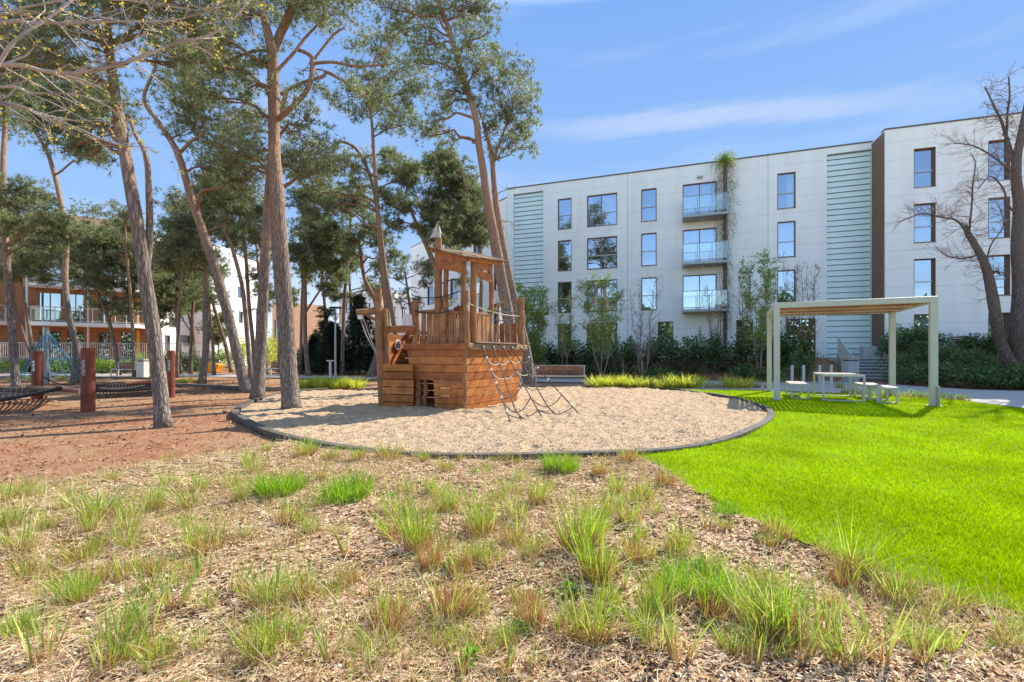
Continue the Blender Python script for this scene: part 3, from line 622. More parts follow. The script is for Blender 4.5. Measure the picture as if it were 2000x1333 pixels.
# ---- far white blocks in the middle
def block(p0, Z0, p1, Z1, top, wins, label, name='white_building', mat='facade_far', rev=.15, back=9, extra=None, loc=None, z0=0):
    f = fac_px(p0, Z0, p1, Z1); mid = f.pt(f.t(p1) / 2, 0, 0); o = thing(name, label, 'building', mid)
    H = []
    for (a, b, y0, y1) in wins:
        zt, zb = sorted((f.z(a, y0), f.z(a, y1)), reverse=True); H.append((f.t(a), f.t(b), max(z0 + .05, zb), min(top - .1, zt)))
    m = MB(); wall(m, f, 0, f.t(p1), z0, top, H, rev=rev, back=back); m.build('wall', M[mat], o)
    for i, h in enumerate(H): window(f, o, *h, tran=0, curt=(i % 2) * 4, rev=rev, w=.08)
    m = MB(); e = f.t(p1); m.hexa([f.pt(0, .05, top), f.pt(e, .05, top), f.pt(e, -.4, top), f.pt(0, -.4, top)], [f.pt(0, .05, top + .12), f.pt(e, .05, top + .12), f.pt(e, -.4, top + .12), f.pt(0, -.4, top + .12)]); m.build('roof_coping', M['coping'], o)
    return f, o
f, o = block(662, 80, 740, 74, 11.6, [(676, 684, 592, 612), (700, 708, 592, 612), (720, 728, 592, 612), (700, 708, 640, 660)], 'far white building with a tan timber strip, behind the street lamp and dark firs')
m = MB(); a, b = f.t(664), f.t(671); m.hexa([f.pt(a, .03, 6.5), f.pt(b, .03, 6.5), f.pt(b, .03, 9.6), f.pt(a, .03, 9.6)], [f.pt(a, .12, 6.5), f.pt(b, .12, 6.5), f.pt(b, .12, 9.6), f.pt(a, .12, 9.6)]); m.build('timber_strip', M['timber_pale'], o)
m = MB(); m.box(f.pt(f.t(690), -2, 11.6), (1.2, 1, .5), f.u); m.build('chimney', M['coping'], o)
block(760, 62, 818, 60, 8.6, [(770, 776, 600, 622), (785, 791, 600, 622), (800, 806, 600, 622)], 'far low white building seen between the ship posts')
# ---- left sunlit white buildings
block(288, 41, 384, 47.4, 12.2, [(330, 343, 620, 638), (322, 332, 655, 700), (352, 372, 655, 676), (325, 345, 545, 570), (355, 368, 470, 500)], 'sunlit white building directly right of the timber-clad balconies, seen through the pines', back=14)
block(386, 47.4, 410, 47.0, 12.6, [], 'narrow grey end wall of the white building behind the leaning pines', back=3, mat='facade')
block(411, 46.6, 522, 58, 12.4, [(466, 474, 608, 630), (464, 474, 560, 580), (500, 512, 605, 640), (430, 440, 560, 585)], 'sunlit white building behind the leaning pine and the two stout trunks', back=16)
block(532, 66, 560, 64, 8.5, [(536, 556, 625, 660)], 'far house with brown eaves seen between the two stout pine trunks', mat='timber_pale', back=6)
# ---- timber-clad building with curved balconies, far left
f = fac_px(-90, 33.5, 292, 39.5); bT = thing('timber_clad_building', 'brown timber-clad building with white balcony slabs behind the left pines', 'building', f.pt(8, 0, 0))
E = f.t(292); H = []
cols = [(75, 120), (190, 215), (-40, 0), (130, 165)]
for z0 in (.8, 3.8, 6.8):
    for a, b in cols: H.append((f.t(a), f.t(b), z0 + .1, z0 + 2.35))
    H.append((f.t(235), f.t(262), z0 + .1, z0 + 2.35))
m = MB(); wall(m, f, 0, E, 0.0, 9.8, H, rev=.12, back=9); m.build('wall', M['timber_red'], bT)
for i, h in enumerate(H): window(f, bT, *h, tran=0, mull=(.5,), curt=(0, 0, 1, 0, 0)[i % 5], rev=.12)
m = MB()
for z0 in (.8, 3.8, 6.8): a, b = f.t(267), f.t(273); m.hexa([f.pt(a, .01, z0), f.pt(b, .01, z0), f.pt(b, .01, z0 + 2.5), f.pt(a, .01, z0 + 2.5)], [f.pt(a, .06, z0), f.pt(b, .06, z0), f.pt(b, .06, z0 + 2.5), f.pt(a, .06, z0 + 2.5)])
m.build('ochre_panel', M['yellow'], bT)
def curved_slab(f, par, a, b, z, depth, th=.28, rail=True):
    n = 22; ts = np.linspace(a, b, n); dd = [depth * (1 - ((i / (n - 1)) * 2 - 1) ** 8 * .85) + .25 * math.sin(i * .35) for i in range(n)]
    m = MB(); V = []; Q = []
    for t, q in zip(ts, dd): V += [f.pt(t, .012, z - th), f.pt(t, q, z - th), f.pt(t, q, z), f.pt(t, .012, z)]
    for i in range(n - 1):
        k = 4 * i; Q += [(k, k + 4, k + 5, k + 1), (k + 1, k + 5, k + 6, k + 2), (k + 2, k + 6, k + 7, k + 3)]
    Q += [(0, 1, 2, 3), (4 * n - 1, 4 * n - 2, 4 * n - 3, 4 * n - 4)]; m.raw(V, Q); o = m.build('balcony', M['facade_far'], par)
    if rail:
        r = MB(); g = MB(); pts = [f.pt(t, q - .08, z) for t, q in zip(ts, dd)]
        r.tube([p + [0, 0, 1.12] for p in pts], .035, 6); r.tube([p + [0, 0, .1] for p in pts], .02, 4)
        for i in range(0, n, 2): r.beam(pts[i], pts[i] + [0, 0, 1.12], .05, .05)
        for i in range(n - 1): g.raw([pts[i] + [0, 0, .12], pts[i + 1] + [0, 0, .12], pts[i + 1] + [0, 0, 1.05], pts[i] + [0, 0, 1.05]], [(0, 1, 2, 3)])
        r.build('railing', M['metal_paint'], o); g.build('glass_panel', M['railglass'], o)
    return o
for z in (3.75, 6.75): curved_slab(f, bT, f.t(52), f.t(284), z, 2.0)
curved_slab(f, bT, -.2, f.t(30), 3.75, 2.0, rail=True); curved_slab(f, bT, -.3, E + .2, 9.8, 2.1, rail=False)
m = MB(); wall(m, Fac(f.pt(0, -1.2, 0), f.u, f.n), f.t(50), f.t(262), 10.1, 12.7, [], back=6)
m.build('penthouse', M['timber_pale'], bT)
m = MB()
for px in (182, 68): m.tube([f.pt(f.t(px), 1.7, 0), f.pt(f.t(px), 1.7, 9.5)], .07, 8)
m.build('downpipe', M['metal_paint'], bT, smooth=True)

# ---- fence on a rubble wall in front of it
a, b = np.array([-38.5, 30.5, 0]), np.array([-22.5, 34.5, 0]); fd = unit(b - a); ln = np.linalg.norm(b - a)
m = MB(); m.hexa([a, b, b + [0, .4, 0], a + [0, .4, 0]], [a + [0, 0, 1.0], b + [0, 0, 1.0], b + [0, .4, 1.0], a + [0, .4, 1.0]])
tag(m.build('stone_wall', M['stone'], loc=(a + b) / 2, bevel=.03), 'low rubble stone wall under the pale bar fence on the left', 'wall')
ft = thing('bar_fence', 'pale metal bar fence on the low stone wall in front of the timber-clad building', 'fence', (a + b) / 2)
a = a + [0, .2, 1.0]; b = b + [0, .2, 1.0]; n = 9
for i in range(n):
    p = a + fd * ln * i / (n - 1); m = MB(); m.beam(p, p + [0, 0, 1.15], .06, .06); m.build('post', M['metal_paint'], ft)
m = MB()
for k in range(int(ln / .13)): p = a + fd * (.07 + k * .13); m.beam(p + [0, 0, .08], p + [0, 0, 1.08], .022, .022)
m.build('bars', M['metal_paint'], ft)
m = MB(); m.beam(a + [0, 0, 1.1], b + [0, 0, 1.1], .04, .04); m.beam(a + [0, 0, .08], b + [0, 0, .08], .04, .04); m.build('rail', M['metal_paint'], ft)

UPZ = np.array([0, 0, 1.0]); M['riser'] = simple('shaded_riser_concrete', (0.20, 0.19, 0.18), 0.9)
# ---- steps up to the entrance
st = thing('entrance_steps', 'pale concrete steps with a sloping side kerb, climbing to the entrance behind the pergola', 'steps', ST0)
m = MB(); NS = 7; run = .34; rise = .16; wd = 1.9
for i in range(NS):
    c = ST0 - FN * (run * i + run / 2 + .5 * run * 0); z = rise * (i + 1)
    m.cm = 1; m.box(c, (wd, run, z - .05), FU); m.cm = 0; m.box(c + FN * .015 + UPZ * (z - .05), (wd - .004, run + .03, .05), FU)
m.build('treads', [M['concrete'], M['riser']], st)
m = MB(); c = ST0 - FN * (run * NS + 1.1) + FU * .3; m.box(c, (3.6, 2.2, rise * NS), FU); m.build('landing', M['concrete'], st)
for sgn in (-1, 1):
    m = MB(); q = ST0 + FU * sgn * (wd / 2 + .1); p = q - FN * run * NS
    m.hexa([q - FU * .09, q + FU * .09, p + FU * .09, p - FU * .09], [q - FU * .09 + [0, 0, .2], q + FU * .09 + [0, 0, .2], p + FU * .09 + [0, 0, rise * NS + .22], p - FU * .09 + [0, 0, rise * NS + .22]])
    m.build('side_kerb', M['concrete'], st, bevel=.01)
m = MB(); q = ST0 - FU * (wd / 2 + .12) + [0, 0, .15]; p = q - FN * (run * NS) + [0, 0, rise * NS]
for t in np.linspace(0, 1, 44): w = q + (p - q) * t; m.beam(w, w + [0, 0, .95], .022, .014)
for dz in (.05, .95): m.beam(q + [0, 0, dz], p + [0, 0, dz], .045, .04)
for w in (q, p): m.beam(w - [0, 0, .15], w + [0, 0, .97], .05, .05)
m.build('handrail', M['metal_paint'], st)
m = MB(); m.box(fl.pt(tl(1690) , 1.6, 1.0), (1.4, .5, .75), FU); tag(m.build('concrete_planter', M['concrete'], loc=fl.pt(tl(1690), 1.6, 1.0), bevel=.02), 'pale concrete box at the top of the entrance steps', 'planter')
# ================================================================ PLAY SHIP
C0 = np.array([-1.11, 10.85, 0]); E1 = np.array([-.9, .436, 0]); E2 = np.array([.5, .866, 0]); UPV = np.array([0, 0, 1.0])
ship = thing('play_ship', 'wooden play ship with log posts, crooked roof and climbing net in the sand pit', 'playground ship', (-1.3, 12.0, 0))
DK = 1.5
def S(a, b, z): return C0 + E1 * a + E2 * b + UPV * z
def planks(m, bl, br, tl_, tr2, n, th, nrm, holes=(), gap=.012, seg=1, jig=.006):
    bl, br, tl_, tr2 = [np.asarray(q, float) for q in (bl, br, tl_, tr2)]
    def bi(u, v): return (bl * (1 - u) + br * u) * (1 - v) + (tl_ * (1 - u) + tr2 * u) * v
    for i in range(n):
        v0, v1 = i / n, (i + 1) / n; hgt = np.linalg.norm(tl_ - bl); g = gap / hgt / 2
        spans = [(0.0, 1.0)]
        for (u0, u1, w0, w1) in holes:
            if v0 < w1 - 1e-4 and v1 > w0 + 1e-4:
                ns = []
                for s in spans:
                    if s[0] < u0: ns.append((s[0], min(s[1], u0)))
                    if s[1] > u1: ns.append((max(s[0], u1), s[1]))
                spans = ns
        j = unit(nrm) * random.uniform(-jig, jig)
        for (a, b) in spans:
            if b - a < .02: continue
            m.quadbox([bi(a, v0 + g) + j, bi(b, v0 + g) + j, bi(b, v1 - g) + j, bi(a, v1 - g) + j], nrm, th)
def log(name, base, top, r, par=ship, mat='log', bend=.02, rough=.05, lab=None, r1=None):
    base = np.asarray(base, float); top = np.asarray(top, float); n = 9
    pts = [base + (top - base) * k / (n - 1) + np.array([random.uniform(-bend, bend), random.uniform(-bend, bend), 0]) * (0 < k < n - 1) for k in range(n)]
    r1 = r1 or r * .92
    m = MB(); m.tube(pts, [r + (r1 - r) * k / (n - 1) for k in range(n)], 12, rough); return m.build(name, M[mat], par, smooth=False, bevel=0)
nL = unit(np.cross(UPV, E1)); nL = nL if nL[1] < 0 else -nL       # outwards of the camera-facing side
nR = unit(np.cross(UPV, E2)); nR = nR if nR[0] > 0 else -nR
# hull: left face (with the arched doorway), right face, back faces, floor deck
a0, a1 = 1.46, 1.65; b0, b1 = 2.4, 2.81
m = MB()
# the bottom five planks have the doorway cut out
planks(m, S(a0, 0, -.05), S(.02, 0, -.05), S(a1, 0, DK - .03), S(.02, 0, DK - .03), 8, .045, nL, holes=[(-.01, .45, -.01, .50)])
planks(m, S(.02, 0, -.05) , S(.02, 0, -.05), S(.02, 0, DK), S(.02, 0, DK), 0, .04, nL)
m.build('hull_planking', M['ship'], ship)
m = MB(); planks(m, S(0, .02, -.05), S(0, b0, -.05), S(0, .02, DK - .03), S(0, b1, DK - .03), 8, .045, nR); m.build('hull_planking', M['ship'], ship)
m = MB(); planks(m, S(a0, b0, -.05), S(0, b0, -.05), S(a1, b1, DK - .03), S(0, b1, DK - .03), 8, .045, -nL, holes=[(.3, .75, .1, .55)])
m.build('hull_planking', M['ship'], ship)
m = MB(); planks(m, S(a0, 0.05, -.05), S(a0, b0, -.05), S(a1, 0.05, DK - .03), S(a1, b1, DK - .03), 8, .045, -nR, holes=[(.1, .6, -.1, .5)]); m.build('hull_planking', M['ship'], ship)
# doorway surround: curved dark lining + door post
m = MB(); us = [(.45, 0.0), (.45, .60), (.42, .68), (.36, .72), (.28, .735), (.14, .73)]
pts = [S(a0 * (1 - u * 1.0) + .0, 0, z) + nL * .0 for u, z in us]; m.tube(catmull(pts, 4), .03, 8); m.build('doorway_rim', M['log'], ship)
log('post', S(1.40, .06, -.05), S(1.42, .1, .78), .085, mat='log')
log('door_post', S(1.22, .10, -.05), S(1.22, .1, .76), .06)
m = MB(); m.beam(S(a1 + .1, -.02, DK + .02), S(-.06, -.02, DK + .02), .14, .15); m.build('gunwale', M['ship'], ship, bevel=.015)
m = MB(); m.beam(S(-.03, .05, DK + .02), S(-.03, b1 + .12, DK + .02), .16, .16); m.build('gunwale', M['ship_rail'], ship, bevel=.03)
m = MB(); m.tube([S(-.01, -.01, -.05), S(-.0, -.0, .5), S(.015, .01, 1.0), S(-.02, -.02, DK + .09)], .055, 10); m.build('stem_post', M['log'], ship)
m = MB()
for k in range(13): a = a1 * k / 13 + .01; m.quadbox([S(a, .06, DK + .0), S(a + a1 / 13 - .012, .06, DK), S(a + a1 / 13 - .012, b1 - .02, DK), S(a, b1 - .02, DK)], UPV, .04)
m.build('deck', M['ship'], ship)
m = MB(); m.beam(S(-.1, .25, DK + .125), S(-.1, 2.35, DK + .125), .14, .035); m.build('deck_edge_board', M['ship_rail'], ship)
# ring and rope inside the doorway
m = MB(); m.tube(catmull([S(.95, .9, .72), S(.93, .8, .45), S(.8, .8, .32), S(.7, .8, .33)], 4), .012, 6); m.sphere(S(.93, .8, .46), .03); m.build('inside_rope', M['rope_pale'], ship)
# posts on the deck
def pz(px, py, a=None, b=None):                       # height of a point seen at a pixel, standing at hull coordinates a, b
    q = S(a, b, 0); return EYE - (py - HZ) / F * q[1]
def ab(px, side):                                     # hull coordinate along the camera side ('L') or the right side ('R')
    k = (px - 1000) / F; e = E1 if side == 'L' else E2
    return (k * C0[1] - C0[0]) / (e[0] - k * e[1])
aP = ab(811, 'L'); log('corner_post', S(aP, .05, DK), S(aP, .03, pz(0, 587, aP, .05)), .095)
aA = ab(852, 'L'); log('mast_post', S(aA, .08, DK), S(aA - .0, .08, pz(0, 466, aA, .08)), .105, bend=.012, r1=.085)
aA2 = ab(865, 'L'); log('cabin_post', S(aA2, .1, DK), S(aA2, .1, pz(0, 492, aA2, .1)), .065)
log('cabin_post', S(.10, .09, DK), S(.10, .09, pz(0, 503, .1, .09)), .06, bend=.01)
log('corner_post', S(-.04, .0, DK), S(-.04, .0, pz(0, 569, 0, 0)), .075)
bC = ab(925, 'R'); log('cabin_post', S(0, bC, DK), S(0, bC, pz(0, 500, 0, bC)), .085, bend=.012)
bD = ab(958, 'R'); log('cabin_post', S(0, bD, DK), S(0, bD, pz(0, 512, 0, bD)), .068, bend=.03)
log('corner_post', S(-.02, b1 - .1, DK), S(-.02, b1 - .1, pz(0, 583, 0, b1)), .10)
log('leaning_stick', S(.0, ab(966, 'R'), DK), S(.0, ab(973, 'R') + .05, pz(0, 594, 0, 1.3)), .04, mat='log')
aB = aA * .98; bB = bD; log('cabin_post', S(aB, bB, DK), S(aB, bB, 3.85), .08)
log('corner_post', S(a1 - .12, b1 - .1, DK), S(a1 - .12, b1 - .1, 2.75), .09)
# antler-like branch on the stick
m = MB(); q = S(0, ab(968, 'R'), pz(0, 600, 0, 1.3)); m.tube([q, q + [.06, 0, .1], q + [.16, .05, .14], q + [.24, .05, .2]], [.03, .028, .022, .012], 7); m.tube([q + [.05, 0, .09], q + [.03, 0, .2]], [.02, .01], 6); m.build('antler_branch', M['ship_rail'], ship)
# fence planks (upright boards of uneven width)
def pickets(p0, p1, z0, z1, n, par=ship, skip=()):
    m = MB(); d = unit(p1 - p0); ln = np.linalg.norm(p1 - p0); x = 0; w0 = ln / n
    for k in range(n):
        w = w0 * random.uniform(.62, .92); c = p0 + d * (k + .5) * w0
        if k in skip: continue
        tl1, tr1 = random.uniform(-.012, .012), random.uniform(-.012, .012); zz = z1 + random.uniform(-.03, .03)
        nn = np.cross(d, UPV)
        m.quadbox([c - d * w / 2 + UPV * z0, c + d * w / 2 + UPV * z0, c + d * (w / 2 + tl1) + UPV * zz, c - d * (w / 2 + tr1) + UPV * zz], nn, .028)
    m.build('picket_fence', M['log'], par)
pickets(S(aP - .12, .06, 0), S(aA2 - .06, .06, 0), DK, 2.36, 4)
pickets(S(aA2 - .1, .1, 0), S(.15, .1, 0), DK, 2.33, 5)
pickets(S(.0, bC + .12, 0), S(0, bD - .05, 0), DK, 2.3, 3)
pickets(S(aB - .02, .2, 0), S(aB - .02, bB, 0), DK, 2.3, 5)
pickets(S(aB, bB, 0), S(.5, bB, 0), DK, 2.3, 3)
pickets(S(1.5, b1 - .05, 0), S(.12, b1 - .05, 0), DK, 2.25, 7)
for (p, q) in ((S(aP, .04, 2.38), S(aA, .04, 2.40)), (S(aA2, .08, 2.35), S(.1, .08, 2.33)), (S(.0, bC, 2.33), S(0, bD, 2.33))):
    m = MB(); m.beam(p, q, .07, .07); m.build('rail', M['log'], ship, bevel=.015)
# header boards
m = MB(); p, q = S(aA - .05, .02, 0), S(.06, .02, 0)
for z0, z1, dz in ((3.62, 3.86, -.14), (3.40, 3.61, -.14)):
    m.quadbox([p + UPV * z0, q + UPV * (z0 + dz), q + UPV * (z1 + dz), p + UPV * z1], nL, .04)
m.build('header_board', M['ship'], ship)
m = MB(); p, q = S(-.02, bC + .07, 0), S(-.02, bD, 0)
for z0, z1, dz in ((3.42, 3.62, .02), (3.22, 3.41, -.06)): m.quadbox([p + UPV * z0, q + UPV * (z0 + dz), q + UPV * (z1 + dz), p + UPV * z1], nR, .04)
m.build('header_board', M['ship'], ship)
# crooked roof: parallel boards
RL, RNr, RR = P(833, 484, 11.35), P(906, 503, 10.6), P(995, 514, 12.1); RB = RL + RR - RNr; m = MB(); nrm = unit(np.cross(RNr - RL, RR - RNr)); nrm = nrm if nrm[2] > 0 else -nrm
n = 11
for k in range(n):
    u0, u1 = k / n, (k + 1) / n - .006; j = nrm * random.uniform(0, .014); ex = (RL - RNr) * random.uniform(-.01, .025)
    m.quadbox([RNr + (RR - RNr) * u0 + j, RNr + (RR - RNr) * u1 + j, RL + (RR - RNr) * u1 + j + ex, RL + (RR - RNr) * u0 + j + ex], nrm, .035)
m.build('roof', M['ship_roof'], ship)
m = MB()
for u in (.14, .8): m.beam(RNr + (RR - RNr) * u - nrm * .05 + (RL - RNr) * .04, RL + (RR - RNr) * u - nrm * .05 - (RL - RNr) * .04, .07, .09)
for u in (.08, .92): m.beam(RNr + (RL - RNr) * u - nrm * .05 + (RR - RNr) * .05, RR + (RL - RNr) * u - nrm * .05 - (RR - RNr) * .12, .06, .08)
m.build('roof_beam', M['ship'], ship)
# flag on the mast
m = MB(); z = pz(0, 466, aA, .08); q = S(aA, .08, z); m.tube([q, q + [-.02, 0, .42]], .018, 8)
o = m.build('flag_pole', M['ship_rail'], ship)
m = MB(); m.quadbox([q + [-.02, 0, .4], q + [-.03, 0, .35], q + [-.25, 0, -.06], q + [-.20, 0, .02]], (0, -1, 0), .012); m.quadbox([q + [-.02, 0, .40], q + [-.20, 0, -.0], q + [-.03, .0, .03], q + [-.02, 0, .05]], (0, -1, 0), .01); m.build('flag', M['flag'], ship)
m = MB(); m.tube([q + [.0, 0, .0], q + [.03, 0, .14], q + [.02, 0, .3]], [.06, .04, .01], 8); m.build('mast_tip', M['flag'], ship)
# steering wheel
m = MB(); c = S(.42, .34, 2.36); ax1, ax2 = unit(E1 + E2 * .2), UPV; m.torus(c, .15, .022, ax1, ax2, 22)
for k in range(8): a = k * math.pi / 4; d = ax1 * math.cos(a) + ax2 * math.sin(a); m.tube([c + d * .03, c + d * .21], .013, 6)
m.sphere(c, .045); m.quadbox([c + ax1 * .12 - UPV * .12 + nL * -.03, c - ax1 * .12 - UPV * .12 + nL * -.03, c - ax1 * .12 + UPV * .12 + nL * -.03, c + ax1 * .12 + UPV * .12 + nL * -.03], nL, .02)
m.tube([c - nL * .03, c - nL * .16 - UPV * .1], .03, 8); m.beam(c - nL * .12 - UPV * .86, c - nL * .12, .08, .06)
m.build('steering_wheel', M['ship'], ship)
# telescope / periscope in pale green on the far side
m = MB(); q = S(.35, 1.5, 2.5); m.tube([q, q + [.25, 0, 0]], .06, 10); m.tube([q + [.12, 0, 0], q + [.12, 0, -1]], .03, 8); m.build('telescope', M['green_plastic'], ship)
# ropes between posts
def sag(p, q, s, n=10): return [p + (q - p) * t + UPV * (-4 * s * t * (1 - t)) for t in np.linspace(0, 1, n)]
def rope(p, q, s, mat='rope_dark', r=.013): m = MB(); m.tube(sag(np.asarray(p, float), np.asarray(q, float), s), r, 6, cap=False); m.build('rope', M[mat], ship)
rope(S(aP, -.06, 2.42), S(-.0, -.03, 2.5), .13); rope(S(aP, -.06, 2.78), S(.1, -.03, 2.83), .1)
rope(S(-.05, 0, 2.55), S(-.03, b1 - .1, 2.42), .08, 'rope_pale', .011); rope(S(-.03, bD, 2.5), S(-.03, b1 - .1, 2.62), .1); rope(S(-.03, bD, 2.22), S(-.03, b1 - .1, 2.4), .06)
# stern box at the left with the kiosk and the crane
K0 = G(745, 795.5); K1 = G(808, 798); kn = unit(np.cross(UPV, K1 - K0)); kn = kn if kn[1] < 0 else -kn; kd = -kn * 1.35
KT = 1.09
m = MB(); planks(m, K0 - UPV * .05, K1 - UPV * .05, K0 + UPV * KT, K1 + UPV * KT, 6, .04, kn, gap=.022); planks(m, K0 + kd - UPV * .05, K1 + kd - UPV * .05, K0 + kd + UPV * 1.85, K1 + kd + UPV * 1.85, 10, .04, -kn, gap=.01, holes=[])
planks(m, K0 - UPV * .05, K0 + kd - UPV * .05, K0 + UPV * 1.86, K0 + kd + UPV * 1.86, 11, .04, -unit(K1 - K0), gap=.01)
m.build('stern_planking', M['ship'], ship)
m = MB(); m.quadbox([K0 + UPV * .02, K1 + UPV * .02, K1 + kd * .98 + UPV * .02, K0 + kd * .98 + UPV * .02], UPV, .04); m.quadbox([K0 + UPV * (KT - .12), K1 + UPV * (KT - .12), K1 + kd * .6 + UPV * (KT - .12), K0 + kd * .6 + UPV * (KT - .12)], UPV, .04); m.build('counter', M['ship'], ship)
kz = EYE + (HZ - 645) / F * 11.6
m = MB(); m.beam(K0 + UPV * kz + (K1 - K0) * .12 - kn * .06, K1 + UPV * kz - kn * .06, .1, .14); m.build('kiosk_beam', M['ship'], ship, bevel=.01); m = MB(); m.beam(K0 + kd * .9 + UPV * (kz - .03), K1 + kd * .9 + UPV * (kz - .03), .08, .1); m.build('kiosk_beam', M['ship'], ship, bevel=.01)
m = MB(); m.beam(K0 + UPV * (kz + .09) + (K1 - K0) * .14 - kn * .1, K1 + UPV * (kz + .09) - kn * .1, .2, .03); m.build('kiosk_shelf', M['ship_rail'], ship)
kb = K0 + kd * .93
m = MB(); pc = K0 + kd * .52 + unit(K1 - K0) * .05 + UPV * 1.58; m.torus(pc, .125, .016, unit(kd), UPV, 22); m.sphere(pc, .115, 14, 8, (.05, 1, 1)); m.m[-14 * 8:] = [1] * (14 * 8); m.build('porthole', [M['white_plastic'], M['dark_metal']], ship, smooth=True)
m = MB(); pc = kb + (K1 - K0) * .82 + UPV * 1.62; m.torus(pc - kn * -.06, .115, .014, unit(K1 - K0), UPV, 22); m.build('porthole', M['white_plastic'], ship, smooth=True)
m = MB()
for z in (1.22, 1.47): q = K0 + kd * .4 + (K1 - K0) * .62 + UPV * z; m.box(q, (.30, .2, .02), unit(K1 - K0))
m.build('scale_pan', M['white_plastic'], ship)
m = MB(); q = K0 + kd * .4 + (K1 - K0) * .7; m.beam(q + UPV * (KT - .1), q + UPV * 1.7, .03, .03); m.sphere(q + UPV * 1.72 , .025); m.build('scale_stand', M['dark_metal'], ship)
log('crane_post', K0 + (K1 - K0) * .0 - kn * .05 + UPV * -.05, P(738, 565, K0[1]) * [1, 1, 1] , .10, bend=.015)
log('kiosk_post', K0 + (K1 - K0) * .14 - kn * .1 + UPV * .5, P(751, 604, K0[1] + .1), .085, bend=.015)
log('kiosk_post', K1 + kd * .95, K1 + kd * .95 + UPV * 1.9, .08); log('kiosk_post', K0 + kd * .95, K0 + kd * .95 + UPV * 1.9, .08)
ca, cb = P(696, 611, 11.5), P(748, 603, 11.75); m = MB(); m.tube([ca, (ca + cb) / 2 + [0, 0, -.03], cb], [.085, .09, .1], 12, .03); m.build('crane_arm', M['log'], ship)
m = MB(); m.tube([P(717, 616, 11.6), P(741, 630, 11.68)], .04, 8); m.build('crane_brace', M['log'], ship)
m = MB(); m.box(P(704, 624, 11.5), (.12, .1, .1)); m.build('pulley', M['white_plastic'], ship, bevel=.01)
for px in (703, 709):
    m = MB(); m.tube([P(px, 620, 11.5), P(px + 12, 655, 11.55), P(744, 708, 11.62)], .012, 6); m.build('crane_rope', M['rope_pale'], ship)
m = MB(); q = P(797, 628, 13.4); m.tube([q + UPV * -.9, q + UPV * .1], .02, 6)
an = np.linspace(0, math.pi, 12); poly = [q + np.array([-.17, 0, -.75]), q + np.array([.17, 0, -.75])] + [q + np.array([.17 * math.cos(a), 0, .05 + .17 * math.sin(a)]) for a in an]
V = np.array(poly); m.raw(np.vstack([V, V + [0, .03, 0]]), [tuple(range(len(poly)))] + [tuple(len(poly) + i for i in range(len(poly) - 1, -1, -1))] + [(i, (i + 1) % len(poly), len(poly) + (i + 1) % len(poly), len(poly) + i) for i in range(len(poly))])
m.build('white_board', M['white_plastic'], ship)
# climbing net
tops = [934, 954.5, 974, 991, 1009]; feet = [[(1000, 829)], [(1008, 812), (1031, 825)], [(1063, 820)], [(1074, 808), (1101, 818)], [(1137, 813)]]
mids = []
for i, px in enumerate(tops):
    b = ab(px, 'R'); t0 = S(-.14, b, DK + .0); end = G(*feet[i][-1]); pts = [t0]
    if len(feet[i]) > 1: e0 = G(*feet[i][0]) + UPV * .1; pts += [t0 + (e0 - t0) * k for k in (.35, .7)] + [e0, end]
    else: pts += [t0 + (end - t0) * k - UPV * .04 * math.sin(k * 3) for k in (.35, .7)] + [end - UPV * .03]
    c = catmull(pts, 5); mids.append(c); m = MB(); m.tube(c, .014, 7)
    m.build('net_rope', M['rope_brown' if i in (0, 1, 2) else 'rope_dark'], ship)
    m = MB(); m.sphere(t0 + UPV * .0, .035, 10, 6); m.tube([t0 + [-.04, .03, .0], t0 + [.03, -.02, -.06]], .02, 8); m.build('net_hook', M['grey_metal'], ship, smooth=True)
def along(c, f):
    d = [0]
    for a, b in zip(c[:-1], c[1:]): d.append(d[-1] + np.linalg.norm(b - a))
    x = f * d[-1]
    for i in range(len(c) - 1):
        if d[i + 1] >= x: return c[i] + (c[i + 1] - c[i]) * (x - d[i]) / max(1e-6, d[i + 1] - d[i])
    return c[-1]
for k, fr_ in enumerate((.19, .36, .54, .72, .88)):
    for i in range(4):
        p, q = along(mids[i], fr_), along(mids[i + 1], fr_)
        m = MB(); m.tube(sag(p, q, .07 if k < 4 else .02), .011, 6); m.build('net_cross_rope', M['rope_pale' if k < 2 and i < 3 else 'rope_dark' if k > 2 else 'rope_brown'], ship)
    for i in (0, 4):
        m = MB(); m.sphere(along(mids[i], fr_ - .03), .028, 8, 6, (1, 1, 1.3)); m.build('net_clip', M['white_plastic'], ship, smooth=True)

# ================================================================ PERGOLA, TABLE, STOOLS
PC = np.array([9.70, 13.72, 0]); PU = unit([.898, -.44, 0]); PV = unit([.44, .898, 0]); hw, hd, PH = 1.69, 1.70, 2.77
pg = thing('pergola', 'pale steel pergola with a slatted timber roof on the bright lawn', 'pergola', PC)
for su in (-1, 1):
    for sv in (-1, 1):
        m = MB(); q = PC + PU * su * hw + PV * sv * hd; m.box(q, (.15, .15, PH - .151), PU); m.build('post', M['metal_paint'], pg, bevel=.008); m = MB(); m.box(q + UPV * .02, (.26, .26, .045), PU); m.build('base_plate', M['grey_metal'], pg, bevel=.004)
for sv in (-1, 1):
    m = MB(); c = PC + PV * sv * hd + UPV * (PH - .075); m.beam(c - PU * (hw + .075), c + PU * (hw + .075), .15, .15); m.build('frame_beam', M['metal_paint'], pg, bevel=.008)
for su in (-1, 1):
    m = MB(); c = PC + PU * su * hw + UPV * (PH - .075); m.beam(c - PV * (hd - .08), c + PV * (hd - .08), .148, .147); m.build('frame_beam', M['metal_paint'], pg, bevel=.008)
m = MB(); n = 30
for k in range(n):
    x = -hw + .12 + (2 * hw - .24) * k / (n - 1); c = PC + PU * x + UPV * (PH - .075); m.beam(c - PV * (hd - .08), c + PV * (hd - .08), .04, .11)
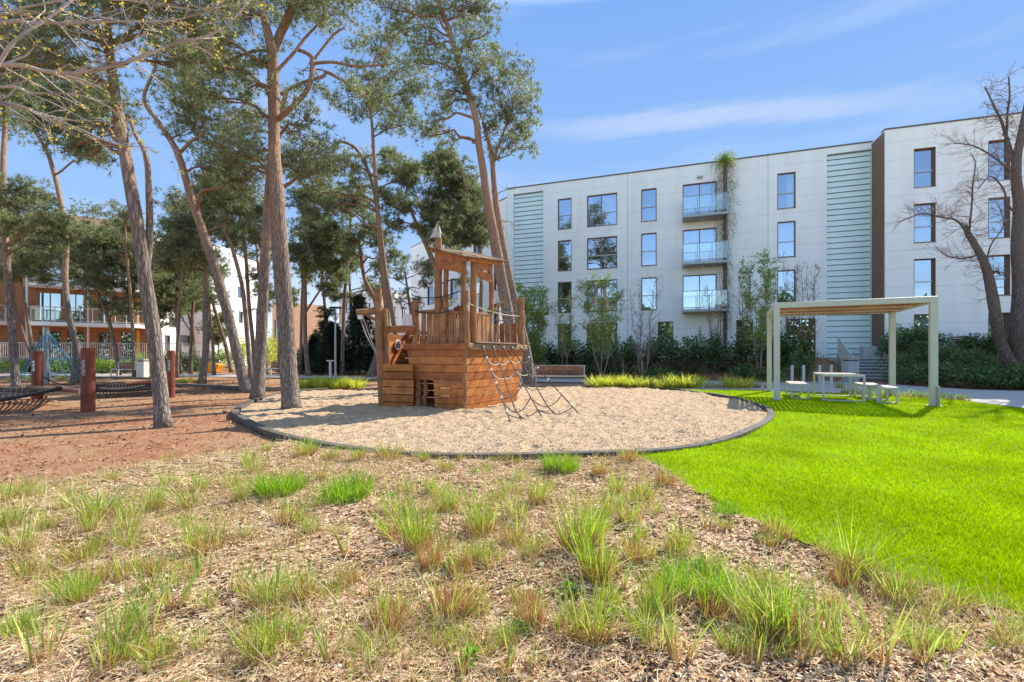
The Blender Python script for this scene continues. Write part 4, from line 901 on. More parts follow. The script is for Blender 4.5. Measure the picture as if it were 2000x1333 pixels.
m.build('roof_slats', M['pergola_slat'], pg)
m = MB()
for y in (-.6, .6): c = PC + PV * y + UPV * (PH - .14); m.beam(c - PU * (hw - .08), c + PU * (hw - .08), .05, .04)
m.build('cross_rail', M['metal_paint'], pg)
m = MB(); q = PC + PU * (hw + .02) - PV * (hd + .22); m.tube([q, q + UPV * .52], .04, 12); m.tube([q + UPV * .52, q + UPV * .55], .045, 12)
tag(m.build('bollard_light', M['grey_metal'], loc=q, smooth=False), 'short round grey bollard light beside the front right pergola post', 'bollard')
def slat_unit(name, label, cat, c, w, l, h, group, rails=True, tn='tabletop', top='table_slat'):
    o = thing(name, label, cat, c, group); t = .05
    m = MB(); n = max(4, int(l / .11))
    for k in range(n): y = -l / 2 + .03 + (l - .06) * (k + .5) / n; q = c + PV * y + UPV * (h - .02); m.beam(q - PU * (w / 2 - .052), q + PU * (w / 2 - .052), (l - .06) / n - .014, .03)
    m.build(tn, M[top], o)
    m = MB()
    for s in (-1, 1):
        q = c + PU * s * (w / 2 - .025) + UPV * (h - .025); m.beam(q - PV * l / 2, q + PV * l / 2, .05, .05)
        q = c + PV * s * (l / 2 - .025) + UPV * (h - .025); m.beam(q - PU * (w / 2 - .052), q + PU * (w / 2 - .052), .05, .05)
        if rails: q = c + PV * s * (l / 2 - .025) + UPV * .05; m.beam(q - PU * (w / 2 - .052), q + PU * (w / 2 - .052), .045, .04)
    m.build('frame', M['metal_paint'], o, bevel=.004)
    for su in (-1, 1):
        for sv in (-1, 1): m = MB(); m.box(c + PU * su * (w / 2 - .025) + PV * sv * (l / 2 - .025), (.052, .052, h - .051), PU); m.build('leg', M['metal_paint'], o, bevel=.004)
    return o
slat_unit('picnic_table', 'pale steel table with a slatted top under the pergola', 'table', np.array([9.50, 13.45, 0]), .98, 1.75, .76, None)
sg = 'slatted stools around the pergola table'
slat_unit('stool', 'long pale slatted bench stool left of the pergola table', 'stool', np.array([8.72, 14.1, 0]), .46, 1.7, .46, sg, tn='seat')
slat_unit('stool', 'nearer pale slatted stool right of the pergola table', 'stool', np.array([10.15, 12.62, 0]), .46, .95, .46, sg, tn='seat')
slat_unit('stool', 'farther slatted stool right of the pergola table, behind the nearer one', 'stool', np.array([10.6, 13.75, 0]), .46, 1.0, .46, sg, tn='seat')

# ================================================================ BENCHES, BINS, LAMPS
def bench(px0, px1, pyf, label, backh=.86, group='slatted park benches'):
    a, b = G(px0, pyf), G(px1, pyf); c = (a + b) / 2; o = thing('park_bench', label, 'bench', c, group); u = unit(b - a); v = np.array([-u[1], u[0], 0]); w = np.linalg.norm(b - a)
    m = MB()
    for k in range(4): q = c + v * (.08 + k * .11) + UPV * .43; m.beam(q - u * (w / 2 - .05), q + u * (w / 2 - .05), .095, .035)
    m.build('seat', M['slat'], o)
    m = MB()
    for k in range(4): q = c + v * (.49 + k * .012) + UPV * (.50 + k * .098); m.beam(q - u * (w / 2 - .05), q + u * (w / 2 - .05), .03, .09)
    m.build('backrest', M['slat'], o)
    for s in (-1, 1):
        m = MB(); q = c + u * s * (w / 2 - .02)
        m.beam(q, q + UPV * .45, .05, .05); m.beam(q + v * .5, q + v * .54 + UPV * backh, .05, .05); m.beam(q + UPV * .43 - v * .025, q + v * .5 + UPV * .43, .05, .05); m.build('side_frame', M['metal_paint'], o, bevel=.005)
    m = MB(); m.beam(c - u * (w / 2 - .045) + UPV * .42 + v * .0, c + u * (w / 2 - .045) + UPV * .42, .03, .05); m.beam(c - u * (w / 2 - .045) + v * .54 + UPV * (backh - .01), c + u * (w / 2 - .045) + v * .54 + UPV * (backh - .01), .03, .02); m.build('cross_rail', M['metal_paint'], o)
bench(1046, 1146, 755, 'brown slatted bench at the back of the sand pit, right of the play ship')
bench(216, 272, 736, 'brown slatted bench beside a pale litter bin, left of the nearest pine')
bench(520, 556, 734, 'far slatted bench seen between the two stout pine trunks')
def bin_(c, w, h, label, mat='concrete'):
    o = thing('litter_bin', label, 'bin', c); m = MB(); m.box(c, (w, w, h)); m.build('body', M[mat], o, bevel=.015)
    m = MB(); m.box(c + UPV * (h + .05), (w * .98, w * .98, .1)); m.build('lid', M['table_slat'], o, bevel=.01); m = MB(); m.box(c + UPV * h, (w * .8, w * .8, .05)); m.build('opening', M['dark_metal'], o)
bin_(G(279, 738), .42, .9, 'pale square litter bin at the right end of the far left bench', 'metal_paint')
bin_(np.array([16.0, 21.8, 0]), .5, 1.0, 'square concrete litter bin with a wooden lid at the foot of the entrance steps')
def bikestand(c, label):
    o = thing('cycle_stand', label, 'cycle stand', c, 'pale cycle stands behind the pergola table')
    for s in (0, .42): m = MB(); m.beam(c + PU * s, c + PU * s + UPV * .85, .10, .07); m.build('upright', M['metal_paint'], o, bevel=.005)
    m = MB(); m.beam(c + PU * .05 + UPV * .12, c + PU * .37 + UPV * .12, .05, .05); m.build('crossbar', M['metal_paint'], o)
bikestand(G(1547, 752), 'pale double cycle stand behind the left stool under the pergola')
bikestand(G(1601, 751), 'pale double cycle stand directly behind the pergola table')
# street lamp: tapered pole, open glass head with flat hat and four bars
q = G(655, 755); o = thing('street_lamp', 'slim grey street lamp with an open frame lantern among the yellow tufts', 'street lamp', q)
m = MB(); m.tube([q, q + UPV * .5, q + UPV * .55, q + UPV * 2.75], [.07, .065, .045, .035], 12); m.build('pole', M['grey_metal'], o, smooth=False)
m = MB(); m.tube([q + UPV * 3.22, q + UPV * 3.27], [.27, .22], 18); m.build('hat', M['dark_metal'], o)
m = MB()
for k in range(4): a = k * math.pi / 2 + .5; d = np.array([math.cos(a), math.sin(a), 0]); m.tube([q + UPV * 2.72 + d * .05, q + UPV * 3.22 + d * .22], .012, 6)
m.build('head_bars', M['dark_metal'], o)
m = MB(); m.tube([q + UPV * 2.75, q + UPV * 2.95], [.06, .05], 12); m.build('light_unit', M['grey_metal'], o)
q = G(645, 738); m = MB(); m.beam(q, q + UPV * .95, .12, .10); m.beam(q + UPV * .95 - [.2, 0, 0], q + UPV * .95 + [.2, 0, 0], .12, .07); tag(m.build('bollard_light', M['metal_paint'], loc=q, bevel=.01), 'pale T-shaped path light behind the street lamp', 'path light')
q = G(1217, 736); m = MB(); m.beam(q, q + UPV * 1.75, .07, .07); tag(m.build('hedge_post', M['metal_paint'], loc=q), 'thin white post standing in the hedge between the two small trees', 'post')
q = G(475, 720); m = MB(); m.beam(q, q + UPV * 1.9, .1, .1); tag(m.build('hedge_post', M['metal_paint'], loc=q), 'thin pale post in the bright bushes left of the stout pines', 'post')

# ================================================================ ROPE COURSE AND CLIMBING FRAME, LEFT
def red_post(px, py, top, w, label):
    q = G(px, py); h = (py - top) / F * q[1]; o = thing('rope_course_post', label, 'post', q, 'red posts of the rope course'); r = w / F * q[1] / 2
    m = MB(); m.tube([q - UPV * .05, q + UPV * (h - .01), q + UPV * h], [r * 1.02, r, r * .9], 18, .015); m.build('shaft', M['red_post'], o)
    m = MB()
    for dz in (.60, .68, .76): m.tube([q + np.array([r * .15, -r * .97, h * dz]), q + np.array([r * .15, -r * 1.25, h * dz])], .028, 10)
    m.quadbox([q + np.array([r * .15 - .035, -r * 1.03, h * .56]), q + np.array([r * .15 + .035, -r * 1.03, h * .56]), q + np.array([r * .15 + .035, -r * 1.03, h * .80]), q + np.array([r * .15 - .035, -r * 1.03, h * .80])], (0, 1, 0), .015)
    m.build('rope_bracket', M['grey_metal'], o); return q
r1 = red_post(172, 801, 680, 22, 'nearest dark red post of the rope course, tall and plain')
r2 = red_post(73, 777, 686, 17, 'left dark red post of the rope course beside a pine trunk')
r3 = red_post(334, 776, 685, 13, 'slim dark red post just right of the nearest pine trunk')
def net(corners, nu, nv, sg_, label, group, name='rope_net'):
    A, B, Cc, D = [np.asarray(q, float) for q in corners]; m = MB()
    def pt(u, v): return (A * (1 - u) + B * u) * (1 - v) + (D * (1 - u) + Cc * u) * v - UPV * sg_ * 4 * (u * (1 - u) * .5 + v * (1 - v) * .5)
    for i in range(nu + 1): m.tube([pt(i / nu, v) for v in np.linspace(0, 1, 12)], .03 if i in (0, nu) else .018, 6)
    for j in range(nv + 1): m.tube([pt(u, j / nv) for u in np.linspace(0, 1, 12)], .04 if j in (0, nv) else .018, 6)
    c = (A + B + Cc + D) / 4; c[2] = 0
    tag(m.build(name, M['rope_dark'], loc=c), label, 'climbing net', group)
ng = 'black nets of the rope course'
net([P(-150, 752, 12), P(118, 757, 14.5), P(120, 758, 11.0) * [1, 1, 1], P(-160, 800, 9.6)], 22, 7, .14, 'wide black rope net hanging low at the left edge of the photo', ng)
net([P(180, 752, 16.5), P(320, 748, 17.5), P(318, 756, 14.8), P(180, 764, 14)], 22, 6, .10, 'black rope net strung between the red posts right of the nearest one', ng)
for (pts, r, lab) in (([P(80, 733, 14.3), P(105, 747, 14.2), P(140, 752, 14.0), P(172, 728, 11.2)], .022, 'dark sagging rope from the left red post to the nearest red post'),
                      ([P(172, 755, 11.3), P(210, 760, 12.2), P(260, 757, 13.4), P(332, 744, 14.6)], .022, 'dark sagging rope from the nearest red post to the slim red post')):
    m = MB(); m.tube(catmull(pts, 4), r, 6); tag(m.build('course_rope', M['rope_dark'], loc=pts[0] * [1, 1, 0]), lab, 'rope')
for (p, q, mt, lab) in ((P(55, 757, 13.2), P(158, 765, 12.4), 'slat', 'brown timber plank hanging low between the left and nearest red posts'), (P(245, 750, 14.6), P(300, 745, 15.2), 'pergola_slat', 'orange-brown timber rail lying left of the nearest pine trunk')):
    m = MB(); m.tube([p, (p + q) / 2, q], .06, 10, .03); tag(m.build('balance_beam', M[mt], loc=(p + q) / 2 * [1, 1, 0]), lab, 'balance beam')
q = G(90, 750); o = thing('rope_pyramid', 'grey pole climbing pyramid with blue ropes in front of the bar fence', 'climbing frame', q)
m = MB(); top = P(90, 640, q[1]); m.tube([q, top], .11, 14); m.build('pole', M['grey_metal'], o); m = MB()
for k in range(14):
    a = k * math.pi * 2 / 14; e = q + np.array([math.cos(a) * 1.25, math.sin(a) * 1.25 + .4, .12]); m.tube([top - UPV * .1, (top + e) / 2 - UPV * .1, e], .018, 5)
for r in (.35, .6, .85):
    pts = []
    for k in range(29): a = k * math.pi * 2 / 28; e = q + np.array([math.cos(a) * 1.25, math.sin(a) * 1.25 + .4, .12]); pts.append(top + (e - top) * r)
    m.tube(pts, .015, 5, cap=False)
m.build('rope_cone', M['rope_blue'], o)
q = G(418, 728); o = thing('play_shell', 'orange plastic scoop-shaped play seat behind the leaning pines', 'play seat', q)
m = MB(); sh = [(-.50, .62), (-.46, .42), (-.38, .14), (-.25, .0), (.28, .0), (.40, .26), (.52, .46), (.56, .58), (.30, .66), (-.2, .70)]
for (dy, sc) in ((-.35, 1.0), (.35, .95)): pass
V = np.array([[x, -.36, z] for x, z in sh]); V2 = V * [0.92, -1, 0.96]; n = len(sh); m.raw(np.vstack([V, V2]) + q, [tuple(range(n - 1, -1, -1)), tuple(range(n, 2 * n))] + [(i, (i + 1) % n, n + (i + 1) % n, n + i) for i in range(n)])
m.build('shell', M['orange'], o, bevel=.03); m = MB(); m.box(q + [0, -.0, -.02], (.5, .5, .06)); m.build('foot', M['dark_metal'], o)
# ================================================================ TREES
def needles(C, Rr, Z, dens=1.0, flat_=.62, long_=1.0):
    """C (n,3) clump centres, Rr (n,) radii -> triangles; clumps hold twig tips, every tip a tuft of needles"""
    k = max(5, int(9 * dens)); n = len(C)
    T = np.repeat(C, k, 0); r = np.repeat(Rr, k)
    o = rng.normal(0, 1, (len(T), 3)); o /= np.linalg.norm(o, axis=1)[:, None] + 1e-9
    o = rng.normal(0, .55, o.shape) * r[:, None]; o[:, 2] *= flat_; T = T + o
    q = 14; B = np.repeat(T, q, 0); d = np.repeat(o / (r[:, None] + 1e-6), q, 0) * .6 + rng.normal(0, .62, (len(B), 3)) + [0, 0, .25]
    d /= np.linalg.norm(d, axis=1)[:, None] + 1e-9
    ln = (.10 + .0038 * Z) * long_ * rng.uniform(.65, 1.25, len(B)); w = (.0026 + .00036 * Z) * rng.uniform(.7, 1.3, len(B))
    s = np.cross(d, rng.normal(0, 1, (len(B), 3))); s /= np.linalg.norm(s, axis=1)[:, None] + 1e-9
    V = np.stack([B - s * w[:, None], B + s * w[:, None], B + d * ln[:, None]], 1); return V
def limb_path(p, c, droop=.12):
    v = c - p; L_ = np.linalg.norm(v); n = 7; a = []
    for t in np.linspace(0, 1, n):
        w = rng.normal(0, .045 * L_, 3) * (0 < t < 1); w[2] *= .8
        a.append(p + v * t + w + UPV * L_ * droop * math.sin(math.pi * t) * (1 if c[2] > p[2] - .3 else -.6))
    return catmull(a, 2)
def pine(label, base, stems, blobs, Z=None, dens=1.0, mat='bark_pine', ndl='needle', deep=1.0, wscale=1.0, bare=0, cat='pine tree', name='pine_tree', subr=.30):
    b = G(*base) if Z is None else P(base[0], base[1], Z)
    if Z is None: Z = b[1]
    b0 = np.array([b[0], b[1], 0]); o = thing(name, label, cat, b0, 'pine trees around the playground')
    S3 = []; m = MB()
    for si, st in enumerate(stems):
        pts = [P(x, y, Z + .15 * math.sin(i * 1.3 + si)) for i, (x, y, w) in enumerate(st)]; rad = [w * Z / F / 2 * .80 * wscale / math.hypot(1, (x - 1000) / F) for (x, _, w) in st]
        if si == 0: pts[0] = b0 + [0, 0, -.06] if abs(pts[0][2]) < .5 else pts[0]
        sub = 5; cp = catmull(pts, sub); cr_ = np.interp(np.arange(len(cp)) / sub, np.arange(len(rad)), rad)
        if si == 0 and b0[1] == b[1]:
            for i in range(min(3, len(cr_))): cr_[i] *= (1.22, 1.08, 1.02)[i]
        # resample finely so the bark can be rough
        m.tube(cp, list(cr_), 14 if Z < 18 else 9, .045)
        for p_, r_ in zip(cp, cr_): S3.append((*p_, r_))
    S3 = np.array(S3); lim = m; lim.cm = 1; CC = []; RR = []
    for (px, py, rp) in blobs:
        r = 1.22 * rp * Z / F; c = P(px, py, Z); dz = rng.uniform(-1, 1) * deep * min(1.6, r * 1.6)
        c = c * (c[1] + dz) / c[1] + [0, 0, 0]; c[2] = EYE + (P(px, py, Z)[2] - EYE) * (Z + dz) / Z
        hd_ = np.linalg.norm(S3[:, :2] - c[:2], axis=1); dz_ = c[2] - S3[:, 2]
        cost = np.hypot(hd_, dz_) + np.where(dz_ < .2 * hd_, (.2 * hd_ - dz_) * 1.4, 0) + (S3[:, 2] < 1.6) * 5
        i = int(np.argmin(cost)); p = S3[i, :3]; rr = min(S3[i, 3] * .55, .015 + .022 * np.linalg.norm(c - p) + .02 * r)
        path = limb_path(p, c - UPV * r * .15); n = len(path); lim.tube(path, [max(.006, rr * (1 - .72 * k / (n - 1))) for k in range(n)], 7, .03)
        vol = (r / .34) ** 2.1; ns = int(np.clip(8.0 * vol * dens, 5, 200))
        o_ = rng.normal(0, 1, (ns, 3)); o_ /= np.linalg.norm(o_, axis=1)[:, None]; o_ = rng.normal(0, .50, (ns, 3)) * r; o_[:, 2] *= .78
        cs = c + o_; CC.append(cs); RR.append(np.full(ns, subr) * rng.uniform(.5, 1.05, ns) * (.75 + .25 * min(1.5, r)))
        for q in cs[::2 if Z < 20 else 3]:
            j = rng.integers(n // 2, n); s_ = path[j]; e = q; md = (s_ + e) / 2 + rng.normal(0, .07 * r, 3); lim.tube([s_, md, e], [max(.006, rr * .3), max(.005, rr * .2), .004 + .0002 * Z], 4, cap=False)
    for _ in range(bare):
        i = rng.integers(int(len(S3) * .3), int(len(S3) * .8)); p = S3[i, :3]; a = rng.uniform(0, 6.28); e = p + np.array([math.cos(a), math.sin(a) * .5, rng.uniform(-.1, .35)]) * rng.uniform(.5, 1.5)
        pa = limb_path(p, e, .1); lim.tube(pa, list(np.linspace(.025, .005, len(pa))), 5)
        for _k in range(3): s_ = pa[rng.integers(3, len(pa))]; lim.tube([s_, s_ + rng.normal(0, .18, 3)], [.008, .003], 4, cap=False)
    lim.build('trunk', [M[mat], M['bark_thin']], o, smooth=True)
    V = needles(np.vstack(CC), np.concatenate(RR), Z, dens)
    tri_obj('crown', V, M[ndl], o); return o

pine('tall pine nearest the camera, its grey trunk leaning left from the brown mulch', (320, 832),
     [[(320, 834, 42), (306, 700, 39), (286, 560, 37), (268, 440, 34), (244, 300, 33), (224, 180, 29), (209, 60, 25), (203, -80, 21), (190, -260, 15)],
      [(285, 545, 20), (292, 460, 19), (291, 380, 17), (285, 305, 15), (264, 262, 11), (252, 225, 7)]],
     [(60, 85, 70), (20, 110, 55), (110, 100, 50), (-40, 60, 70), (140, 25, 55), (240, -30, 70), (325, 25, 60), (390, 55, 45), (150, -80, 90), (300, -100, 90), (430, -30, 60), (60, 0, 60),
      (250, 225, 28), (205, 262, 32), (170, 300, 34), (150, 255, 28), (215, 195, 30), (120, 285, 24), (345, 120, 34)], dens=1.1, bare=5)
pine('stout forked pine standing in the sand pit, with an orange upper trunk', (570, 798),
     [[(569, 800, 47), (562, 700, 44), (556, 600, 43), (547, 490, 42), (541, 380, 37), (536, 300, 31), (535, 220, 29), (533, 150, 28), (530, 95, 26), (518, 45, 19), (505, -10, 16), (490, -90, 12)],
      [(532, 110, 20), (545, 72, 22), (565, 30, 22), (588, -20, 20), (610, -90, 15)],
      [(545, 232, 15), (575, 205, 13), (603, 170, 12), (611, 120, 12), (600, 105, 10), (582, 98, 9)],
      [(606, 125, 9), (650, 122, 7), (700, 130, 6), (765, 125, 4)], [(548, 185, 9), (590, 162, 7), (630, 150, 9), (640, 142, 9), (680, 165, 7), (712, 190, 6)],
      [(540, 140, 9), (575, 102, 8), (600, 70, 7), (640, 30, 5)], [(611, 120, 7), (650, 70, 6), (672, 55, 4)]],
     [(405, 60, 42), (465, 30, 48), (435, 115, 42), (480, 165, 36), (425, 190, 26), (500, 225, 25), (600, 10, 36), (640, 25, 40), (560, -20, 50), (470, -50, 60), (690, 175, 26), (735, 190, 24), (575, 190, 20), (618, 175, 18), (660, 200, 14),
      (700, -10, 26), (505, 120, 26), (380, 120, 28), (620, -50, 50)], dens=1.0, bare=4)
pine('rough-barked pine just behind and left of the stout forked pine', (503, 776),
     [[(503, 778, 36), (508, 700, 31), (512, 620, 29), (517, 520, 27), (522, 430, 24), (528, 340, 22), (540, 250, 16), (560, 180, 10)]],
     [(470, 290, 40), (490, 250, 32), (580, 265, 38), (620, 295, 42), (560, 315, 36), (610, 335, 36), (480, 335, 36), (592, 232, 28), (450, 320, 30), (500, 300, 30)], dens=.75, bare=3)
pine('pine leaning steeply left with its foot beside the rough-barked pine', (482, 766),
     [[(484, 768, 30), (463, 690, 27), (440, 595, 26), (412, 500, 24), (376, 395, 21), (347, 300, 18), (310, 240, 13), (281, 195, 10), (300, 140, 8), (308, 100, 6)], [(350, 300, 11), (375, 275, 8), (398, 262, 5)]],
     [(370, 200, 44), (400, 240, 46), (350, 170, 40), (430, 290, 40), (470, 262, 38), (392, 168, 36), (440, 140, 34), (330, 90, 42), (400, 100, 40), (470, 345, 34), (408, 325, 32), (360, 262, 22), (300, 60, 34)], dens=.85, bare=4)
pine('slim dark-footed pine in the gap between the nearest pine and the steeply leaning one', (394, 748),
     [[(393, 750, 21), (402, 680, 17), (401, 600, 15), (403, 520, 14), (404, 440, 12), (402, 380, 8)]],
     [(400, 420, 34), (358, 442, 38), (450, 450, 30), (340, 480, 34), (420, 380, 30), (372, 505, 30), (442, 350, 26), (330, 520, 22), (350, 400, 22)], bare=3)
pine('pale-trunked pine at the far left edge of the photo', (32, 766),
     [[(33, 768, 26), (27, 690, 24), (22, 620, 22), (14, 520, 20), (8, 420, 18), (6, 320, 16), (10, 230, 13), (2, 150, 10)]],
     [(40, 370, 24), (72, 392, 28), (20, 405, 26), (92, 432, 28), (50, 455, 32), (102, 472, 28), (30, 440, 26), (-20, 380, 40), (-30, 200, 50), (0, 140, 36), (130, 440, 24)], dens=1.1, bare=4)
pine('orange-trunked pine with a bulging curved foot, right of the left red post', (145, 748),
     [[(144, 750, 26), (151, 705, 25), (148, 670, 20), (133, 610, 17), (127, 540, 17), (129, 480, 16), (119, 400, 14), (103, 330, 13), (87, 288, 11), (60, 245, 7), (40, 205, 5)], [(88, 292, 9), (101, 250, 8), (104, 205, 6), (96, 160, 4)]],
     [(130, 200, 34), (92, 200, 32), (40, 190, 28), (170, 212, 30), (122, 250, 24), (160, 275, 24), (62, 235, 28), (22, 165, 30), (190, 175, 28), (150, 150, 28), (70, 150, 30), (190, 300, 16)], bare=5)
pine('slender pine curving left behind the far left bench', (233, 724),
     [[(234, 724, 12), (223, 670, 11), (210, 620, 11), (192, 575, 10), (176, 540, 8), (158, 520, 6)]],
     [(190, 460, 28), (220, 480, 32), (160, 500, 30), (200, 522, 28), (240, 512, 28), (130, 470, 30), (250, 560, 20), (220, 595, 14), (192, 555, 22), (240, 610, 12), (150, 540, 22), (265, 485, 26), (250, 440, 22), (175, 590, 9), (262, 600, 12), (110, 505, 24), (285, 530, 22), (90, 550, 12), (300, 570, 14)], mat='bark_thin', dens=.9, deep=.8, Z=28.5)
pine('thin double-stemmed pine behind the pale-trunked pine on the left edge', (68, 724),
     [[(70, 726, 11), (60, 660, 10), (48, 590, 9), (40, 520, 8), (38, 450, 6)], [(68, 715, 8), (45, 650, 7), (28, 590, 6), (30, 520, 5)]],
     [(60, 500, 22), (38, 522, 22), (20, 480, 24), (80, 530, 18), (10, 540, 18)], mat='bark_thin', deep=.8, Z=27)
pine('dark-crowned straight pine right of the stout forked pine', (603, 735),
     [[(605, 737, 13), (598, 690, 11), (596, 640, 10), (596, 560, 9), (594, 480, 7), (594, 430, 5)], [(597, 610, 6), (620, 575, 5), (650, 530, 4)]],
     [(600, 460, 25), (630, 480, 28), (650, 452, 24), (612, 512, 24), (650, 522, 22), (578, 492, 20), (676, 492, 16), (640, 560, 16), (622, 430, 24), (672, 545, 12), (598, 540, 12)], mat='bark_thin', ndl='needle', dens=1.1, deep=.8)
pine('twisting pine behind the crane arm of the play ship', (722, 737),
     [[(722, 739, 22), (735, 700, 17), (740, 650, 12), (733, 590, 11), (712, 545, 10), (706, 500, 9), (702, 470, 7), (712, 430, 5)]],
     [(700, 400, 22), (672, 400, 22), (720, 440, 26), (690, 470, 22), (742, 470, 24), (768, 500, 16), (652, 382, 16), (740, 520, 14), (692, 500, 12)], mat='bark_thin', dens=.8, deep=.8)
pine('slender pine with a straight upper stem, rising behind the crane post', (765, 748),
     [[(765, 750, 16), (760, 680, 14), (756, 620, 13), (748, 540, 13), (742, 470, 12), (737, 400, 10), (730, 300, 9), (725, 230, 7), (716, 190, 5)]],
     [(700, 82, 22), (740, 70, 26), (690, 130, 20), (760, 150, 30), (800, 120, 28), (812, 172, 28), (742, 192, 30), (700, 222, 20), (782, 222, 30), (820, 250, 20), (760, 242, 22), (770, 75, 14), (722, 150, 22), (745, 110, 18), (800, 200, 20), (720, 205, 18)], mat='bark_thin', dens=.72, deep=1.0)
pine('arching pine whose top bends left, behind the play ship stern', (792, 742),
     [[(792, 744, 14), (778, 690, 13), (766, 610, 13), (752, 530, 12), (742, 450, 11), (730, 370, 10), (712, 318, 9), (692, 288, 8), (665, 277, 7), (652, 290, 5), (655, 320, 4)]],
     [(632, 320, 28), (600, 335, 24), (680, 322, 24), (690, 362, 20), (762, 300, 18), (772, 325, 20), (747, 332, 14), (622, 382, 24), (582, 385, 22), (642, 402, 20), (790, 350, 18), (605, 410, 18)], mat='bark_thin', dens=.9, deep=.8, bare=3)
pine('crooked orange pine behind the mast of the play ship', (872, 745),
     [[(872, 747, 15), (868, 690, 15), (863, 620, 14), (856, 560, 14), (845, 510, 13), (826, 465, 11), (806, 420, 8), (792, 380, 6)], [(838, 490, 7), (862, 470, 6), (885, 455, 4)]],
     [(800, 350, 24), (790, 400, 22), (762, 392, 24), (832, 402, 22), (822, 450, 16), (770, 440, 18), (802, 330, 20), (862, 470, 18), (830, 520, 14), (892, 500, 16), (905, 545, 14), (868, 590, 10)], mat='bark_thin', dens=1.0, deep=.8, bare=3)
pine('bushy pine behind the roof of the play ship', (935, 742),
     [[(936, 744, 12), (938, 640, 11), (940, 520, 9), (930, 455, 8), (915, 390, 7), (902, 335, 5)]],
     [(872, 312, 26), (850, 330, 20), (890, 352, 30), (920, 382, 30), (862, 382, 26), (900, 422, 30), (930, 432, 26), (872, 442, 26), (942, 462, 18), (890, 470, 22), (855, 420, 20), (915, 460, 20), (850, 460, 16)], mat='bark_thin', dens=1.3, deep=.7)
pine('tall main pine right of the play ship, its orange top bending left', (1006, 758),
     [[(1010, 760, 34), (1003, 700, 31), (994, 630, 30), (982, 560, 28), (968, 480, 26), (955, 410, 24), (945, 340, 19), (935, 280, 17), (930, 235, 15), (913, 175, 14), (893, 115, 13), (878, 60, 12), (860, 15, 13), (846, -30, 10)]],
     [(760, 10, 30), (800, 28, 36), (850, 25, 30), (905, 15, 42), (945, 20, 26), (812, 80, 30), (780, 58, 22), (852, 90, 26), (920, 80, 36), (880, 132, 30), (935, 130, 30), (870, 182, 26), (850, 232, 24), (880, 270, 18), (842, 262, 18), (862, 210, 22), (820, 120, 18), (960, 60, 14), (900, 170, 20), (820, -30, 40), (900, -40, 40)], dens=.72, bare=5)
pine('slimmer orange pine leaning against the view right of the play ship, crown to the right', (1034, 755),
     [[(1040, 757, 32), (1030, 700, 26), (1017, 640, 23), (1000, 570, 22), (985, 500, 20), (972, 420, 17), (965, 360, 14), (960, 300, 12), (950, 262, 10), (943, 240, 7)], [(962, 330, 7), (975, 280, 6), (1000, 220, 5)]],
     [(990, 130, 28), (1025, 140, 20), (960, 162, 28), (1000, 190, 34), (1032, 190, 18), (975, 222, 28), (1010, 242, 28), (1036, 222, 14), (1000, 280, 24), (1032, 270, 16), (970, 292, 18), (1045, 292, 10), (930, 200, 20), (950, 250, 18), (975, 105, 18), (1020, 250, 20)], dens=.72, bare=3)
pine('thin orange pine with a kinked stem between the leaning pine and the rough-barked pine', (492, 752),
     [[(492, 754, 13), (485, 680, 12), (480, 620, 12), (473, 560, 11), (455, 490, 10), (436, 440, 9), (428, 400, 6)]],
     [(430, 400, 22), (452, 372, 24), (420, 352, 22), (470, 410, 20), (405, 380, 18), (440, 430, 16)], mat='bark_thin', deep=.7)
pine('straight thin pine left of the rough-barked pine', (497, 742),
     [[(497, 744, 12), (495, 680, 11), (486, 590, 10), (480, 500, 9), (470, 430, 8), (465, 385, 5)]],
     [(470, 392, 20), (500, 422, 20), (482, 442, 18), (510, 400, 18), (455, 470, 16), (505, 470, 16), (500, 540, 14), (520, 600, 12)], mat='bark_thin', deep=.7)
pine('very thin pine leaning left behind the orange play seat', (452, 727),
     [[(453, 729, 11), (442, 680, 10), (430, 640, 9), (415, 590, 8), (400, 548, 7), (390, 515, 5)]],
     [(392, 520, 22), (405, 500, 18), (372, 530, 18), (420, 530, 14), (360, 560, 14)], mat='bark_thin', deep=.6)
pine('small pale-stemmed pine left of the slim dark-footed pine', (354, 731),
     [[(355, 733, 10), (350, 690, 9), (347, 650, 8), (345, 615, 8), (344, 590, 6)]],
     [(330, 600, 22), (347, 572, 24), (320, 562, 22), (352, 540, 18), (305, 590, 18), (320, 530, 16), (310, 620, 14)], mat='bark_thin', deep=.6)
pine('crooked small pine with a side stem, right of the pale-stemmed one', (386, 724),
     [[(387, 726, 11), (380, 680, 10), (376, 645, 9), (366, 605, 8), (353, 565, 7), (348, 530, 5)], [(375, 650, 6), (358, 625, 5), (346, 600, 4)]],
     [(368, 600, 16), (350, 545, 20), (375, 560, 18), (388, 590, 14), (335, 500, 20), (365, 520, 16)], mat='bark_thin', deep=.6)
pine('small round pine shrub beyond the orange play seat', (425, 715), [[(425, 717, 5), (427, 680, 4), (425, 640, 3)]], [(415, 640, 14), (428, 622, 14), (420, 660, 12), (435, 650, 10)], mat='bark_thin', deep=.6, Z=44)
pine('distant pine seen between the ropes left of the play ship deck', (640, 725), [[(640, 727, 5), (641, 660, 4), (640, 620, 3)]], [(636, 640, 14), (650, 660, 18), (630, 680, 16), (655, 690, 16), (640, 610, 10)], mat='bark_thin', ndl='needle_dark', deep=.6, Z=34)

